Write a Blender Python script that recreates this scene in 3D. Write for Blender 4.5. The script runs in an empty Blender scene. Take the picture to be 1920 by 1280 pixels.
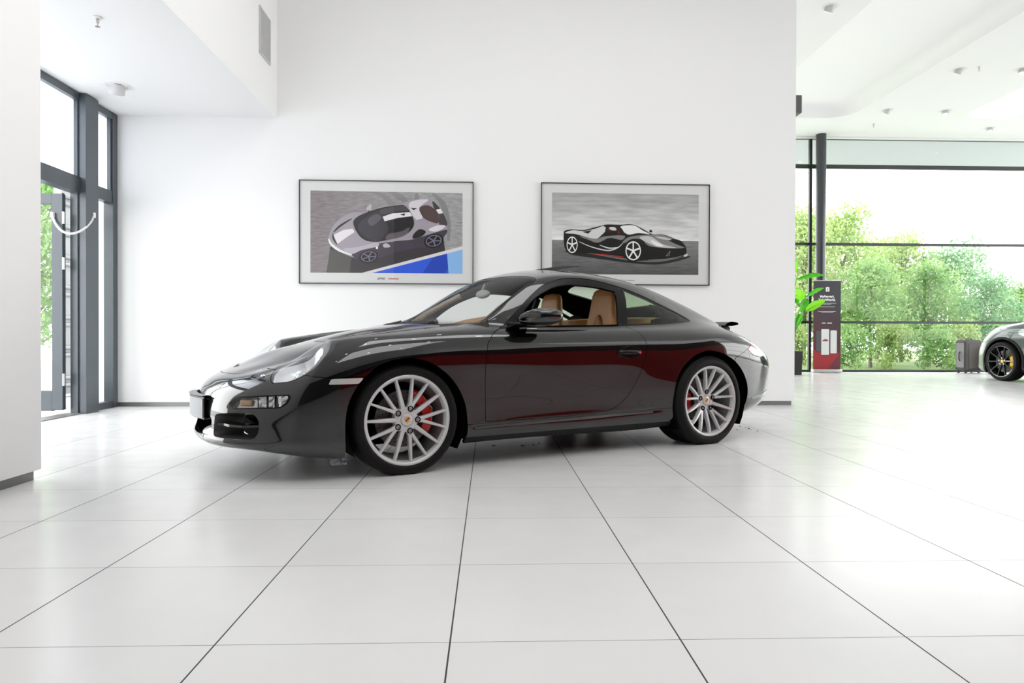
import bpy, bmesh, math, random
from mathutils import Vector, Matrix
import numpy as np
PI = math.pi
SC = bpy.context.scene
COL = SC.collection
random.seed(7)

# ---------------------------------------------------------------- materials
MATS = {}
def mat(name, color=(.8, .8, .8), rough=.5, metal=0., coat=0., emit=None, estr=1., spec=None, coat_rough=.02, ior=None):
    if name in MATS: return MATS[name]
    m = bpy.data.materials.new(name); m.use_nodes = True
    b = m.node_tree.nodes['Principled BSDF']
    b.inputs['Base Color'].default_value = (*color, 1)
    b.inputs['Roughness'].default_value = rough
    b.inputs['Metallic'].default_value = metal
    b.inputs['Coat Weight'].default_value = coat
    b.inputs['Coat Roughness'].default_value = coat_rough
    if spec is not None: b.inputs['Specular IOR Level'].default_value = spec
    if ior is not None: b.inputs['IOR'].default_value = ior
    if emit is not None:
        b.inputs['Emission Color'].default_value = (*emit, 1)
        b.inputs['Emission Strength'].default_value = estr
    MATS[name] = m
    return m
def nodes(m): return m.node_tree.nodes, m.node_tree.links, m.node_tree.nodes['Principled BSDF']
def noise_rough(m, scale, lo, hi, bump=0., bscale=None):
    """break up gloss (and optionally relief) with a procedural noise"""
    n, l, b = nodes(m)
    tc = n.new('ShaderNodeTexCoord'); t = n.new('ShaderNodeTexNoise')
    t.inputs['Scale'].default_value = scale; t.inputs['Detail'].default_value = 4
    l.new(tc.outputs['Object'], t.inputs['Vector'])
    r = n.new('ShaderNodeMapRange'); r.inputs['To Min'].default_value = lo; r.inputs['To Max'].default_value = hi
    l.new(t.outputs['Fac'], r.inputs['Value']); l.new(r.outputs['Result'], b.inputs['Roughness'])
    if bump:
        t2 = n.new('ShaderNodeTexNoise'); t2.inputs['Scale'].default_value = bscale or scale*4
        l.new(tc.outputs['Object'], t2.inputs['Vector'])
        bp = n.new('ShaderNodeBump'); bp.inputs['Strength'].default_value = bump; bp.inputs['Distance'].default_value = .002
        l.new(t2.outputs['Fac'], bp.inputs['Height']); l.new(bp.outputs['Normal'], b.inputs['Normal'])
    return m
def glass(name, tint=(.95, .97, .96), rough=0., refl=1.):
    """thin pane: tinted see-through plus Fresnel reflection"""
    if name in MATS: return MATS[name]
    m = bpy.data.materials.new(name); m.use_nodes = True
    n = m.node_tree.nodes; l = m.node_tree.links
    for x in list(n): n.remove(x)
    o = n.new('ShaderNodeOutputMaterial'); tr = n.new('ShaderNodeBsdfTransparent'); g = n.new('ShaderNodeBsdfGlossy')
    mx = n.new('ShaderNodeMixShader'); fr = n.new('ShaderNodeFresnel'); ge = n.new('ShaderNodeNewGeometry')
    io = n.new('ShaderNodeMapRange')       # the same Fresnel curve from either side of the pane
    io.inputs['To Min'].default_value = 1.5; io.inputs['To Max'].default_value = 1/1.5
    l.new(ge.outputs['Backfacing'], io.inputs['Value']); l.new(io.outputs['Result'], fr.inputs['IOR'])
    tr.inputs['Color'].default_value = (*tint, 1); g.inputs['Roughness'].default_value = rough
    g.inputs['Color'].default_value = (refl, refl, refl, 1)
    l.new(fr.outputs['Fac'], mx.inputs['Fac']); l.new(tr.outputs['BSDF'], mx.inputs[1]); l.new(g.outputs['BSDF'], mx.inputs[2])
    l.new(mx.outputs['Shader'], o.inputs['Surface'])
    MATS[name] = m
    return m

# ---------------------------------------------------------------- object helpers
def tag(o, label=None, cat=None, group=None, kind=None):
    if label: o['label'] = label
    if cat: o['category'] = cat
    if group: o['group'] = group
    if kind: o['kind'] = kind
    return o
def empty(name, loc=(0, 0, 0), rz=0., label=None, cat=None, group=None, parent=None):
    o = bpy.data.objects.new(name, None); COL.objects.link(o)
    o.location = loc; o.rotation_euler = (0, 0, rz); o.empty_display_size = .1
    if parent: o.parent = parent
    return tag(o, label, cat, group)
def link(name, me, m=None, parent=None, loc=None, rot=None):
    o = bpy.data.objects.new(name, me); COL.objects.link(o)
    if m is not None:
        for x in (m if isinstance(m, (list, tuple)) else [m]): me.materials.append(x)
    if parent is not None: o.parent = parent
    if loc is not None: o.location = loc
    if rot is not None: o.rotation_euler = rot
    return o
class MB:
    """collects shapes into one mesh"""
    def __init__(s): s.bm = bmesh.new()
    def box(s, c, d, rot=None, bevel=0., seg=2, mi=0):
        r = bmesh.ops.create_cube(s.bm, size=1.)
        vs = r['verts']
        bmesh.ops.scale(s.bm, vec=d, verts=vs)
        if bevel:
            es = list({e for v in vs for e in v.link_edges})
            rb = bmesh.ops.bevel(s.bm, geom=es, offset=bevel, segments=seg, profile=.5, affect='EDGES')
            vs = list({v for f in rb['faces'] for v in f.verts} | {v for v in vs if v.is_valid})
        M = Matrix.Translation(c)
        if rot is not None: M = M @ (rot.to_4x4() if isinstance(rot, Matrix) else Matrix.Rotation(rot, 4, 'Z'))
        bmesh.ops.transform(s.bm, matrix=M, verts=vs)
        if mi:
            for f in {f for v in vs for f in v.link_faces}: f.material_index = mi
        return vs
    def lathe(s, prof, c=(0, 0, 0), axis='z', seg=32, a0=0., a1=2*PI, mi=0, M=None):
        """revolve (radius, height) points about an axis"""
        full = abs(a1-a0-2*PI) < 1e-6
        na = seg if full else seg+1
        rings = []
        for k in range(na):
            a = a0+(a1-a0)*k/seg; ca, sa = math.cos(a), math.sin(a); row = []
            for r, h in prof:
                p = {'z': (r*ca, r*sa, h), 'y': (r*ca, h, r*sa), 'x': (h, r*ca, r*sa)}[axis]
                p = Vector(p)+Vector(c)
                if M is not None: p = M @ p
                row.append(s.bm.verts.new(p))
            rings.append(row)
        for k in range(na if full else na-1):
            A, B = rings[k], rings[(k+1) % na]
            for i in range(len(prof)-1):
                vs = [A[i], B[i], B[i+1], A[i+1]]
                try:
                    f = s.bm.faces.new(vs); f.material_index = mi
                except ValueError: pass
        return rings
    def tube(s, pts, r, seg=10, closed=False, mi=0, cap=True):
        pts = [Vector(p) for p in pts]; n = len(pts); rings = []; up = None
        for i, p in enumerate(pts):
            t = (pts[(i+1) % n]-pts[i-1]) if closed else (pts[min(i+1, n-1)]-pts[max(i-1, 0)])
            t.normalize()
            if up is None:
                up = Vector((0, 0, 1)) if abs(t.z) < .9 else Vector((1, 0, 0))
            x = (up-t*up.dot(t)).normalized(); y = t.cross(x); up = x
            rr = r[i] if isinstance(r, (list, tuple)) else r
            rings.append([s.bm.verts.new(p+(x*math.cos(2*PI*k/seg)+y*math.sin(2*PI*k/seg))*rr) for k in range(seg)])
        for i in range(n if closed else n-1):
            A, B = rings[i], rings[(i+1) % n]
            for k in range(seg):
                f = s.bm.faces.new([A[k], A[(k+1) % seg], B[(k+1) % seg], B[k]]); f.material_index = mi
        if cap and not closed:
            for R in (rings[0][::-1], rings[-1]):
                f = s.bm.faces.new(R); f.material_index = mi
    def poly(s, pts, mi=0):
        f = s.bm.faces.new([s.bm.verts.new(p) for p in pts]); f.material_index = mi
        return f
    def prism(s, pts, vec, mi=0, cap0=True, cap1=True):
        """closed outline of 3-D points pushed along vec"""
        vec = Vector(vec)
        A = [s.bm.verts.new(p) for p in pts]; B = [s.bm.verts.new(Vector(p)+vec) for p in pts]
        n = len(A)
        for i in range(n):
            f = s.bm.faces.new([A[i], A[(i+1) % n], B[(i+1) % n], B[i]]); f.material_index = mi
        if cap0:
            f = s.bm.faces.new(A[::-1]); f.material_index = mi
        if cap1:
            f = s.bm.faces.new(B); f.material_index = mi
        return A, B
    def grid(s, rows, closed_u=False, closed_v=False, mi=0):
        V = [[s.bm.verts.new(p) for p in r] for r in rows]
        nu, nv = len(V), len(V[0])
        for i in range(nu if closed_u else nu-1):
            for j in range(nv if closed_v else nv-1):
                try:
                    f = s.bm.faces.new([V[i][j], V[i][(j+1) % nv], V[(i+1) % nu][(j+1) % nv], V[(i+1) % nu][j]]); f.material_index = mi
                except ValueError: pass
        return V
    def sphere(s, c, r, sub=3, scale=(1, 1, 1), mi=0, M=None):
        q = bmesh.ops.create_icosphere(s.bm, subdivisions=sub, radius=r)
        T = Matrix.Translation(c) @ (M.to_4x4() if M is not None else Matrix()) @ Matrix.Diagonal((*scale, 1))
        bmesh.ops.transform(s.bm, matrix=T, verts=q['verts'])
        if mi:
            for f in {f for v in q['verts'] for f in v.link_faces}: f.material_index = mi
    def build(s, name, m, parent=None, loc=None, rot=None, smooth=None, recalc=True, mods=None):
        if recalc: bmesh.ops.recalc_face_normals(s.bm, faces=s.bm.faces[:])
        me = bpy.data.meshes.new(name); s.bm.to_mesh(me); s.bm.free()
        if smooth is not None:
            me.shade_smooth()
            if smooth < 180: me.set_sharp_from_angle(angle=math.radians(smooth))
        o = link(name, me, m, parent, loc, rot)
        return o
def copy_tree(o, parent=None):
    c = o.copy(); COL.objects.link(c); c.parent = parent
    for ch in list(o.children): copy_tree(ch, c)
    return c
def text_mesh(name, body, size, m, parent=None, loc=(0, 0, 0), rot=(0, 0, 0), align='CENTER', depth=.0005, shear=0., bold=0., spacing=1., sx=1.):
    cu = bpy.data.curves.new(name, 'FONT'); cu.body = body; cu.size = size; cu.align_x = align; cu.align_y = 'CENTER'
    cu.extrude = depth; cu.shear = shear; cu.offset = bold; cu.space_character = spacing; cu.resolution_u = 3
    o = bpy.data.objects.new(name, cu); COL.objects.link(o)
    dg = bpy.context.evaluated_depsgraph_get()
    me = bpy.data.meshes.new_from_object(o.evaluated_get(dg))
    bpy.data.objects.remove(o); bpy.data.curves.remove(cu)
    me.name = name
    if sx != 1.: me.transform(Matrix.Diagonal((sx, 1, 1, 1)))
    me.materials.clear()
    return link(name, me, m, parent, loc, rot)
def cr(pts, n=8, closed=True):
    """Catmull-Rom curve through points (any dimension)"""
    P = np.array(pts, float); N = len(P); out = []
    for i in range(N if closed else N-1):
        if closed: p0, p1, p2, p3 = P[i-1], P[i], P[(i+1) % N], P[(i+2) % N]
        else: p0, p1, p2, p3 = P[max(i-1, 0)], P[i], P[i+1], P[min(i+2, N-1)]
        for k in range(n):
            t = k/n
            out.append(.5*((2*p1)+(-p0+p2)*t+(2*p0-5*p1+4*p2-p3)*t*t+(-p0+3*p1-3*p2+p3)*t**3))
    if not closed: out.append(P[-1])
    return np.array(out)
WHITE = mat('white_plastic', (.78, .78, .77), .4)

# ---------------------------------------------------------------- the showroom
H0, WB, HC = 0., 5.36, 5.36         # floor, ceiling height
def wy(x): return 7.77+.015*x        # the display wall, very slightly skew to the tiles
WALL = noise_rough(mat('wall_white', (.85, .85, .85), .7), 6, .62, .78, .04, 180)
CEIL = noise_rough(mat('ceiling_white', (.82, .82, .82), .75), 6, .7, .82, .03, 120)
PLINTH = noise_rough(mat('plinth_steel', (.22, .22, .22), .38, .6), 25, .3, .48)
FRAME = noise_rough(mat('frame_anthracite', (.075, .088, .10), .35, .3, .1), 30, .28, .42)
RAIL = mat('bar_dark', (.03, .034, .034), .4, .3)
def struct(name, b, m, parent=None, smooth=None, recalc=True):
    o = b.build(name, m, parent, smooth=smooth, recalc=recalc)
    if parent is None: o['kind'] = 'structure'
    return o
def floor_mat():
    m = mat('floor_tiles', (.74, .74, .735), .22)
    n, l, b = nodes(m)
    tc = n.new('ShaderNodeTexCoord'); sp = n.new('ShaderNodeSeparateXYZ'); l.new(tc.outputs['Object'], sp.inputs[0])
    def M(op, a, b_=None, c=None):
        q = n.new('ShaderNodeMath'); q.operation = op
        for i, v in enumerate((a, b_, c)):
            if v is None: continue
            if isinstance(v, (int, float)): q.inputs[i].default_value = v
            else: l.new(v, q.inputs[i])
        return q.outputs[0]
    def line(co, off, half):
        f = M('FRACT', M('DIVIDE', M('SUBTRACT', co, off), .6))
        d = M('MULTIPLY', M('MINIMUM', f, M('SUBTRACT', 1., f)), .6)
        return M('LESS_THAN', d, half)
    jx = line(sp.outputs[0], -.69988, .0022); jy = line(sp.outputs[1], 1.76115, .0013)
    # tone of each tile and faint cloudiness
    fx = M('FLOOR', M('DIVIDE', M('SUBTRACT', sp.outputs[0], -.69988), .6)); fy = M('FLOOR', M('DIVIDE', M('SUBTRACT', sp.outputs[1], 1.76115), .6))
    cx = n.new('ShaderNodeCombineXYZ'); l.new(fx, cx.inputs[0]); l.new(fy, cx.inputs[1])
    wn = n.new('ShaderNodeTexWhiteNoise'); l.new(cx.outputs[0], wn.inputs['Vector'])
    no = n.new('ShaderNodeTexNoise'); no.inputs['Scale'].default_value = 5; no.inputs['Detail'].default_value = 5; l.new(tc.outputs['Object'], no.inputs['Vector'])
    v = M('ADD', M('MULTIPLY', wn.outputs['Value'], .035), M('MULTIPLY', no.outputs['Fac'], .03))
    v = M('ADD', v, .70)
    base = n.new('ShaderNodeCombineColor')
    for i, k in enumerate((1., 1., .995)): l.new(M('MULTIPLY', v, k), base.inputs[i])
    m1 = n.new('ShaderNodeMix'); m1.data_type = 'RGBA'; l.new(jy, m1.inputs[0]); l.new(base.outputs[0], m1.inputs[6]); m1.inputs[7].default_value = (.16, .16, .16, 1)
    m2 = n.new('ShaderNodeMix'); m2.data_type = 'RGBA'; l.new(jx, m2.inputs[0]); l.new(m1.outputs[2], m2.inputs[6]); m2.inputs[7].default_value = (.035, .035, .035, 1)
    # scattered small specks of dirt
    vo = n.new('ShaderNodeTexVoronoi'); vo.inputs['Scale'].default_value = 2.2; l.new(tc.outputs['Object'], vo.inputs['Vector'])
    sk = M('LESS_THAN', vo.outputs['Distance'], .009)
    m3 = n.new('ShaderNodeMix'); m3.data_type = 'RGBA'; l.new(M('MULTIPLY', sk, .7), m3.inputs[0]); l.new(m2.outputs[2], m3.inputs[6]); m3.inputs[7].default_value = (.12, .12, .12, 1)
    l.new(m3.outputs[2], b.inputs['Base Color'])
    r = n.new('ShaderNodeMapRange'); r.inputs['To Min'].default_value = .17; r.inputs['To Max'].default_value = .30
    l.new(no.outputs['Fac'], r.inputs['Value'])
    rr = M('MAXIMUM', r.outputs[0], M('MULTIPLY', M('MAXIMUM', jx, jy), .8)); l.new(rr, b.inputs['Roughness'])
    return m
b = MB(); b.box((5.5, 4.0, -.1), (21., 23.1, .2)); struct('floor', b, floor_mat())
XL, XN, XG, YN = -2.46, -2.46, -4.165, 3.83
def slab(pts, z0, z1):
    b = MB(); b.prism([(x, y, z0) for x, y in pts], (0, 0, z1-z0)); return b
XR = 3.545
# display wall
struct('wall_rear', slab([(XG-.3, wy(XG-.3)), (XR, wy(XR)), (XR, wy(XR)+.42), (XG-.3, wy(XG-.3)+.42)], .05, HC), WALL)
struct('baseboard_rear', slab([(XG+.01, wy(XG)+.012), (XR-.03, wy(XR)+.012), (XR-.03, wy(XR)+.4), (XG+.01, wy(XG)+.4)], 0, .052), PLINTH)
# near left wall block
struct('wall_left', slab([(XL, -5), (XL, YN), (XL-2.2, YN), (XL-2.2, -5)], .055, HC), WALL)
struct('baseboard_left', slab([(XL-.025, -5), (XL-.025, YN-.025), (XL-2.1, YN-.025), (XL-2.1, -5)], 0, .057), PLINTH)
# lowered ceiling over the side entrance
struct('ceiling_entrance', slab([(XG-.3, YN-.1), (-2.38, YN-.1), (-2.38, wy(-2.38)), (XG-.3, wy(XG))], 3.225, HC), CEIL)
# main ceiling with two raised trays in the far hall
def rrect(x0, x1, y0, y1, r, n=8):
    out = []
    for cx, cy, a0 in ((x1-r, y1-r, 0), (x0+r, y1-r, PI/2), (x0+r, y0+r, PI), (x1-r, y0+r, 1.5*PI)):
        for k in range(n+1): a = a0+PI/2*k/n; out.append((cx+r*math.cos(a), cy+r*math.sin(a)))
    return out
TRAYS = [(5.19, 7.47, 6.0, 14.05), (9.72, 12.0, 6.0, 13.97)]
bm = bmesh.new(); b = MB()
outer = [(-5, -7.5), (16, -7.5), (16, 15.45), (-5, 15.45)]
edges = []
def loop(bm, pts, z):
    vs = [bm.verts.new((x, y, z)) for x, y in pts]
    return vs, [bm.edges.new((vs[i], vs[(i+1) % len(vs)])) for i in range(len(vs))]
ov, oe = loop(b.bm, outer, HC); edges += oe
tl = []
for x0, x1, y0, y1 in TRAYS:
    v_, e_ = loop(b.bm, rrect(x0, x1, y0, y1, .55), HC); edges += e_; tl.append(v_)
bmesh.ops.triangle_fill(b.bm, use_beauty=True, use_dissolve=False, edges=edges)
for v_ in tl:
    prev = v_
    c = sum((q.co for q in v_), Vector())/len(v_)
    for inset, dz in ((.01, .10), (.04, .18), (.10, .235), (.20, .26)):
        cur = [b.bm.verts.new((q.co.x+(inset if q.co.x < c.x else -inset), q.co.y+(inset if q.co.y < c.y else -inset), HC+dz)) for q in v_]
        for i in range(len(v_)): b.bm.faces.new([prev[i], prev[(i+1) % len(v_)], cur[(i+1) % len(v_)], cur[i]])
        prev = cur
    b.bm.faces.new(prev)
struct('ceiling', b, CEIL, smooth=35)
b = MB(); b.box((5.5, 4, HC+.45), (21.2, 23.2, .1)); struct('roof', b, CEIL)
# far hall: side walls and the room's unseen sides
struct('wall_hall', slab([(XR, wy(XR)+.42), (XR+.0, 15.4), (XR-.2, 15.4), (XR-.2, wy(XR)+.42)], 0, HC), WALL)
DARK = noise_rough(mat('wall_charcoal', (.035, .035, .037), .6), 8, .5, .7)
struct('wall_front', slab([(-5, -7.5), (16, -7.5), (16, -7.3), (-5, -7.3)], 0, HC), DARK)
REDW = noise_rough(mat('wall_red', (.42, .006, .008), .5), 8, .42, .58)
REDD = noise_rough(mat('wall_dark_red', (.035, .002, .002), .5), 8, .42, .58)
RED_X = 4.0
struct('wall_partition', slab([(RED_X, -5.4), (RED_X+.25, -5.4), (RED_X+.25, 4.6), (RED_X, 4.6)], 0, 1.15), REDW)
struct('trim_4', slab([(RED_X, -5.4), (RED_X+.25, -5.4), (RED_X+.25, 4.6), (RED_X, 4.6)], 1.15, 1.95), REDD)
# ---------------------------------------------------------------- glazed end wall of the far hall
YW = 15.43
PANE = glass('window_glass', (.97, .98, .97), refl=.4)
def window_wall(name, a, b_, zs, mull, z1, th=.07, bar=.05, pane_m=PANE):
    """posts and bars from a to b_ (plan points), panes between them"""
    A, B = Vector((*a, 0)), Vector((*b_, 0)); d = (B-A); L = d.length; d.normalize(); nrm = Vector((-d.y, d.x, 0))
    ang = math.atan2(d.y, d.x)
    b = MB()
    for s_ in mull:
        p = A+d*s_; b.box((p.x, p.y, z1/2), (.06, th, z1), rot=ang)
    for z, h in zs:
        p = A+d*(L/2); b.box((p.x, p.y, z), (L, th*.8, h), rot=ang)
    root = b.build(name, RAIL); root['kind'] = 'structure'
    edges_ = [0]+list(mull)+[L]; edges_ = sorted(set(edges_))
    for s0, s1 in zip(edges_[:-1], edges_[1:]):
        if s1-s0 < .1: continue
        b = MB(); p, q = A+d*s0, A+d*s1
        b.poly([(p.x, p.y, .02), (q.x, q.y, .02), (q.x, q.y, z1), (p.x, p.y, z1)])
        b.build('glass_pane', pane_m, root)
    return root
window_wall('window_1', (XR, YW), (16, YW), [(.02, .05), (1.138, .055), (2.926, .06), (4.70, .09), (5.34, .045)], [.0, 3.79, 9.15, 12.4], HC)
window_wall('window_2', (16, YW), (16, -7.3), [(.02, .05), (1.138, .055), (2.926, .06), (4.70, .09), (5.34, .045)], [4.6, 9.2, 13.8, 18.4], HC)
b = MB(); b.box(((XR+16)/2, YW-.05, HC-.02), (16-XR, .10, .035)); struct('trim_1', b, WHITE)
# outdoor eave with boarded underside
def eave_mat():
    m = mat('eave_boards', (.50, .56, .58), .6); n, l, bs = nodes(m)
    tc = n.new('ShaderNodeTexCoord'); w = n.new('ShaderNodeTexWave'); w.wave_type = 'BANDS'; w.bands_direction = 'X'; w.inputs['Scale'].default_value = 3.2
    l.new(tc.outputs['Object'], w.inputs['Vector']); r = n.new('ShaderNodeValToRGB')
    r.color_ramp.elements[0].position = .0; r.color_ramp.elements[0].color = (.40, .42, .48, 1); r.color_ramp.elements[1].position = .08; r.color_ramp.elements[1].color = (.60, .61, .68, 1)
    l.new(w.outputs['Fac'], r.inputs[0]); l.new(r.outputs[0], bs.inputs['Base Color']); return m
b = MB(); b.box((9.5, 16.65, HC+.08), (16, 2.4, .14)); struct('trim_2', b, eave_mat())
# round column before the glazing
b = MB(); b.lathe([(.0, 0), (.11, 0), (.11, HC), (0, HC)], (7.46, 15.18, 0), seg=32)
struct('column_1', b, noise_rough(mat('column_anthracite', (.035, .037, .042), .3, .2, .3), 20, .24, .36), smooth=40)
# ---------------------------------------------------------------- side entrance on the left
GL0 = YN+.02
b = MB()
b.box((XG, (GL0+7.7)/2, 3.19), (.09, 7.7-GL0, .08))            # head
b.box((XG, 7.655, 1.61), (.10, .09, 3.22))                       # corner post
b.box((XG, 7.42, 2.30), (.085, .40, .13)); b.box((XG, 7.42, .035), (.09, .40, .07))
b.box((XG, 7.02, 1.61), (.07, .06, 3.22)); b.box((XG, 7.60, 2.75), (.07, .03, .8)); 
b.box((XG, 5.5, 2.30), (.10, 3.1, .16)); b.box((XG, 5.82, 1.6), (.08, .08, 3.2))
w3 = b.build('window_3', FRAME); w3['kind'] = 'structure'
FROST = mat('frosted_pane', (.78, .82, .88), .6)
n_, l_, b_ = nodes(FROST)
tr_ = n_.new('ShaderNodeBsdfTranslucent'); tr_.inputs[0].default_value = (.86, .90, .96, 1); tp_ = n_.new('ShaderNodeBsdfTransparent'); tp_.inputs[0].default_value = (.88, .92, .97, 1)
m1_ = n_.new('ShaderNodeMixShader'); m1_.inputs[0].default_value = .35; l_.new(tr_.outputs[0], m1_.inputs[1]); l_.new(tp_.outputs[0], m1_.inputs[2]); l_.new(m1_.outputs[0], n_['Material Output'].inputs['Surface'])
for y0, y1, z0, z1, mt in ((7.24, 7.61, 2.36, 3.15, FROST), (7.24, 7.61, .07, 2.24, PANE), (5.86, 6.99, 2.38, 3.15, FROST), (GL0, 5.78, 2.38, 3.15, FROST), (GL0, 5.78, .02, 2.22, PANE)):
    b = MB(); b.poly([(XG, y0, z0), (XG, y1, z0), (XG, y1, z1), (XG, y0, z1)]); b.build('glass_pane', mt, w3)
b = MB(); b.box((XG+.03, 7.12, 1.61), (.16, .22, 3.22), bevel=.004); struct('column_2', b, FRAME)
b = MB(); b.box((XG, 6.42, .004), (.16, 1.15, .012)); struct('trim_3', b, PLINTH)
# open door leaf, hinged at the post and swung outwards
door_ = empty('door_1', (XG-.06, 6.93, 0), math.radians(-86)); door_['kind'] = 'structure'
LW = 1.03; b = MB()     # leaf runs along local -y... built along +x of the leaf
for x in (.05, LW-.05): b.box((0, -x, 1.12), (.06, .10, 2.14), bevel=.003)
b.box((0, -LW/2, 2.14), (.06, LW-.2, .10)); b.box((0, -LW/2, .14), (.06, LW-.2, .20))
b.build('door_leaf_frame', FRAME, door_)
b = MB(); b.box((0, -LW/2, 1.17), (.012, LW-.2, 1.86)); b.build('door_glass', PANE, door_)
b = MB()
for z in (.35, 1.5, 1.95): b.lathe([(0, -.06), (.012, -.06), (.012, .06), (0, .06)], (.035, .012, z), seg=12)
b.build('hinges', mat('hinge_metal', (.7, .7, .7), .3, .8), door_, smooth=40)
# loop of cable between leaf and post
b = MB(); p0 = Vector((-4.305, 6.875, 1.975)); p1 = Vector((XG+.112, 7.14, 2.02)); pts = []
for k in range(25):
    t = k/24; p = p0.lerp(p1, t); p.z -= .21*(1-(2*t-1)**2)**.75; p.y -= .16*math.sin(PI*t); p.x += .07*math.sin(PI*t); pts.append(p)
b.tube(pts, .011, 8); b.box(p0, (.03, .03, .05)); b.box(p1, (.02, .035, .05))
tag(b.build('door_cable', WHITE, smooth=50), 'white drooping cable loop between open glass door and steel post', 'cable')
# outdoors on the left: white ribbed unit, paving
b = MB(); b.box((-5.6, 10.6, 1.38), (.10, 3.1, 2.72))
for k in range(7):
    for dz in (0, .095): b.lathe([(.03, -1.55), (.03, 1.55)], (-5.535, 10.6, .14+.395*k+dz), 'y', 12)
tag(b.build('ribbed_container', noise_rough(mat('container_white', (.26, .275, .285), .45), 12, .35, .5), smooth=40), 'white container wall with paired horizontal ribs outside the left glazing', 'container')
# ---------------------------------------------------------------- fittings
LAMPGLOW = mat('lamp_glow', (1, 1, 1), .5, emit=(1., .98, .95), estr=9.)
LAMPCAN = mat('lamp_can_grey', (.55, .55, .55), .4); LAMPDARK = mat('lamp_recess_dark', (.03, .03, .03), .6)
def downlight(x, y, z, label, tilt=(.35, .0), r=.10, group='ceiling downlights', lit=True, watt=0):
    root = empty('downlight', (x, y, z), 0, label, 'ceiling light', group)
    b = MB(); b.lathe([(r*.82, .01), (r*.84, -.004), (r*1.15, -.005), (r*1.18, .0)], seg=28); b.build('trim_ring', WHITE, root, smooth=40)
    b = MB(); b.lathe([(0, .004), (r*.84, .004)], seg=24); b.build('recess', LAMPDARK, root)
    M = Matrix.Rotation(tilt[0], 4, 'X') @ Matrix.Rotation(tilt[1], 4, 'Y')
    b = MB(); b.lathe([(r*.52, .03), (r*.66, -.02), (r*.66, -.075), (r*.58, -.078), (r*.56, -.06)], seg=24, M=M); b.build('lamp_head', LAMPCAN, root, smooth=40)
    b = MB(); b.lathe([(0, -.070), (r*.55, -.070)], seg=24, M=M); b.build('lamp_disc', LAMPGLOW if lit else mat('lamp_off', (.75, .75, .75), .4), root)
    if watt:
        L = bpy.data.lights.new('spot_lamp', 'SPOT'); L.energy = watt; L.spot_size = 1.5; L.spot_blend = .8; L.shadow_soft_size = .06
        o = bpy.data.objects.new('spot_lamp', L); COL.objects.link(o); o.parent = root; o.location = (0, -.02, -.10); o.rotation_euler = (tilt[0]*.6, tilt[1]*.6, 0)
    return root
DL = [(4.702, 9.312, 'large tilted ceiling downlight nearest the white display wall corner'), (7.999, 11.404, 'ceiling downlight beside a sprinkler between the two raised trays'),
      (7.988, 13.487, 'ceiling downlight by the rounded far corner of the long raised tray'), (9.181, 13.503, 'round ceiling downlight near the pointed tip of the bright tray'),
      (10.888, 14.56, 'ceiling downlight closest to the glazed wall'), (9.056, 11.362, 'ceiling downlight cut by the right edge of the picture')]
for i, (x, y, t_) in enumerate(DL): downlight(x, y, HC, t_, (.50, .25) if i < 3 else (-.15, .15), r=.095)
downlight(-3.633, 6.80, 3.225, 'white tilted downlight in the lowered ceiling over the side entrance', (.5, .35), lit=False, r=.11)
hall_glow = mat('lamp_glow_hall', (1, 1, 1), .5, emit=(1., .98, .95), estr=70.)
first_ = None
for x, y in ((-1.2, 1.2), (.6, 1.2), (2.4, 1.2), (-1.2, 3.0), (.6, 3.0), (2.4, 3.0), (-1.2, 4.8), (.6, 4.8), (2.4, 4.8), (.6, 6.4), (2.4, 6.4), (-1.2, 6.4)):
    if first_ is None:
        first_ = downlight(x, y, HC, 'round downlight in the main hall ceiling, seen only as a glint on the coupe', (.1, .1), r=.10, group='main hall downlights')
        for c_ in first_.children:
            if c_.name.startswith('lamp_disc'): c_.data.materials[0] = hall_glow
    else:
        o = copy_tree(first_); o.location = (x, y, HC)
def sprinkler(x, y, z, label):
    root = empty('ceiling_sprinkler', (x, y, z), 0, label, 'sprinkler', 'ceiling sprinklers')
    b = MB(); b.lathe([(0, -.001), (.032, -.001), (.035, -.005), (.015, -.012), (.012, -.012)], seg=20); b.build('escutcheon', WHITE, root, smooth=40)
    b = MB(); b.lathe([(0, -.075), (.018, -.073), (.018, -.07), (.004, -.068), (.004, -.05), (.012, -.04), (.012, -.01), (0, -.01)], seg=14); b.build('nozzle', mat('nozzle_metal', (.45, .40, .38), .3, .8), root, smooth=40)
sprinkler(-3.006, 5.349, 3.225, 'small sprinkler head in the lowered ceiling over the side entrance')
sprinkler(8.242, 11.279, HC, 'small sprinkler head beside the ceiling downlight between the raised trays')
sprinkler(8.201, 14.373, HC, 'small sprinkler head in the ceiling nearest the round dark column')
b = MB()
for k in range(24):
    z = 3.735+.445*k/23; b.box((-2.374, 7.30, z), (.010, .30, .012), rot=Matrix.Rotation(.5, 3, 'Y'))
root = tag(MB().build('air_grille', WHITE), 'pale grey air grille high on the soffit edge at left', 'vent') if False else None
g_ = empty('air_grille', (-2.38, 7.305, 3.95), 0, 'pale grey ventilation grille high on the soffit face at left', 'vent')
GR = mat('grille_grey', (.55, .55, .55), .5)
b2 = MB()
for z in (-.235, .235): b2.box((.006, 0, z), (.012, .345, .02))
for y in (-.165, .165): b2.box((.006, y, 0), (.012, .02, .47))
b2.build('grille_frame', GR, g_)
b3 = MB()
for k in range(24): b3.box((.004, 0, -.22+.44*k/23), (.006, .31, .010))
b3.build('louvres', GR, g_)
b.bm.free()
b = MB(); b.box((XR+.066, 8.03, 3.54), (.132, .16, .21), bevel=.008)
tag(b.build('wall_sensor_box', mat('box_grey', (.10, .10, .10), .4)), 'small dark grey box fixed high on the end of the white wall', 'wall box')

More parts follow.
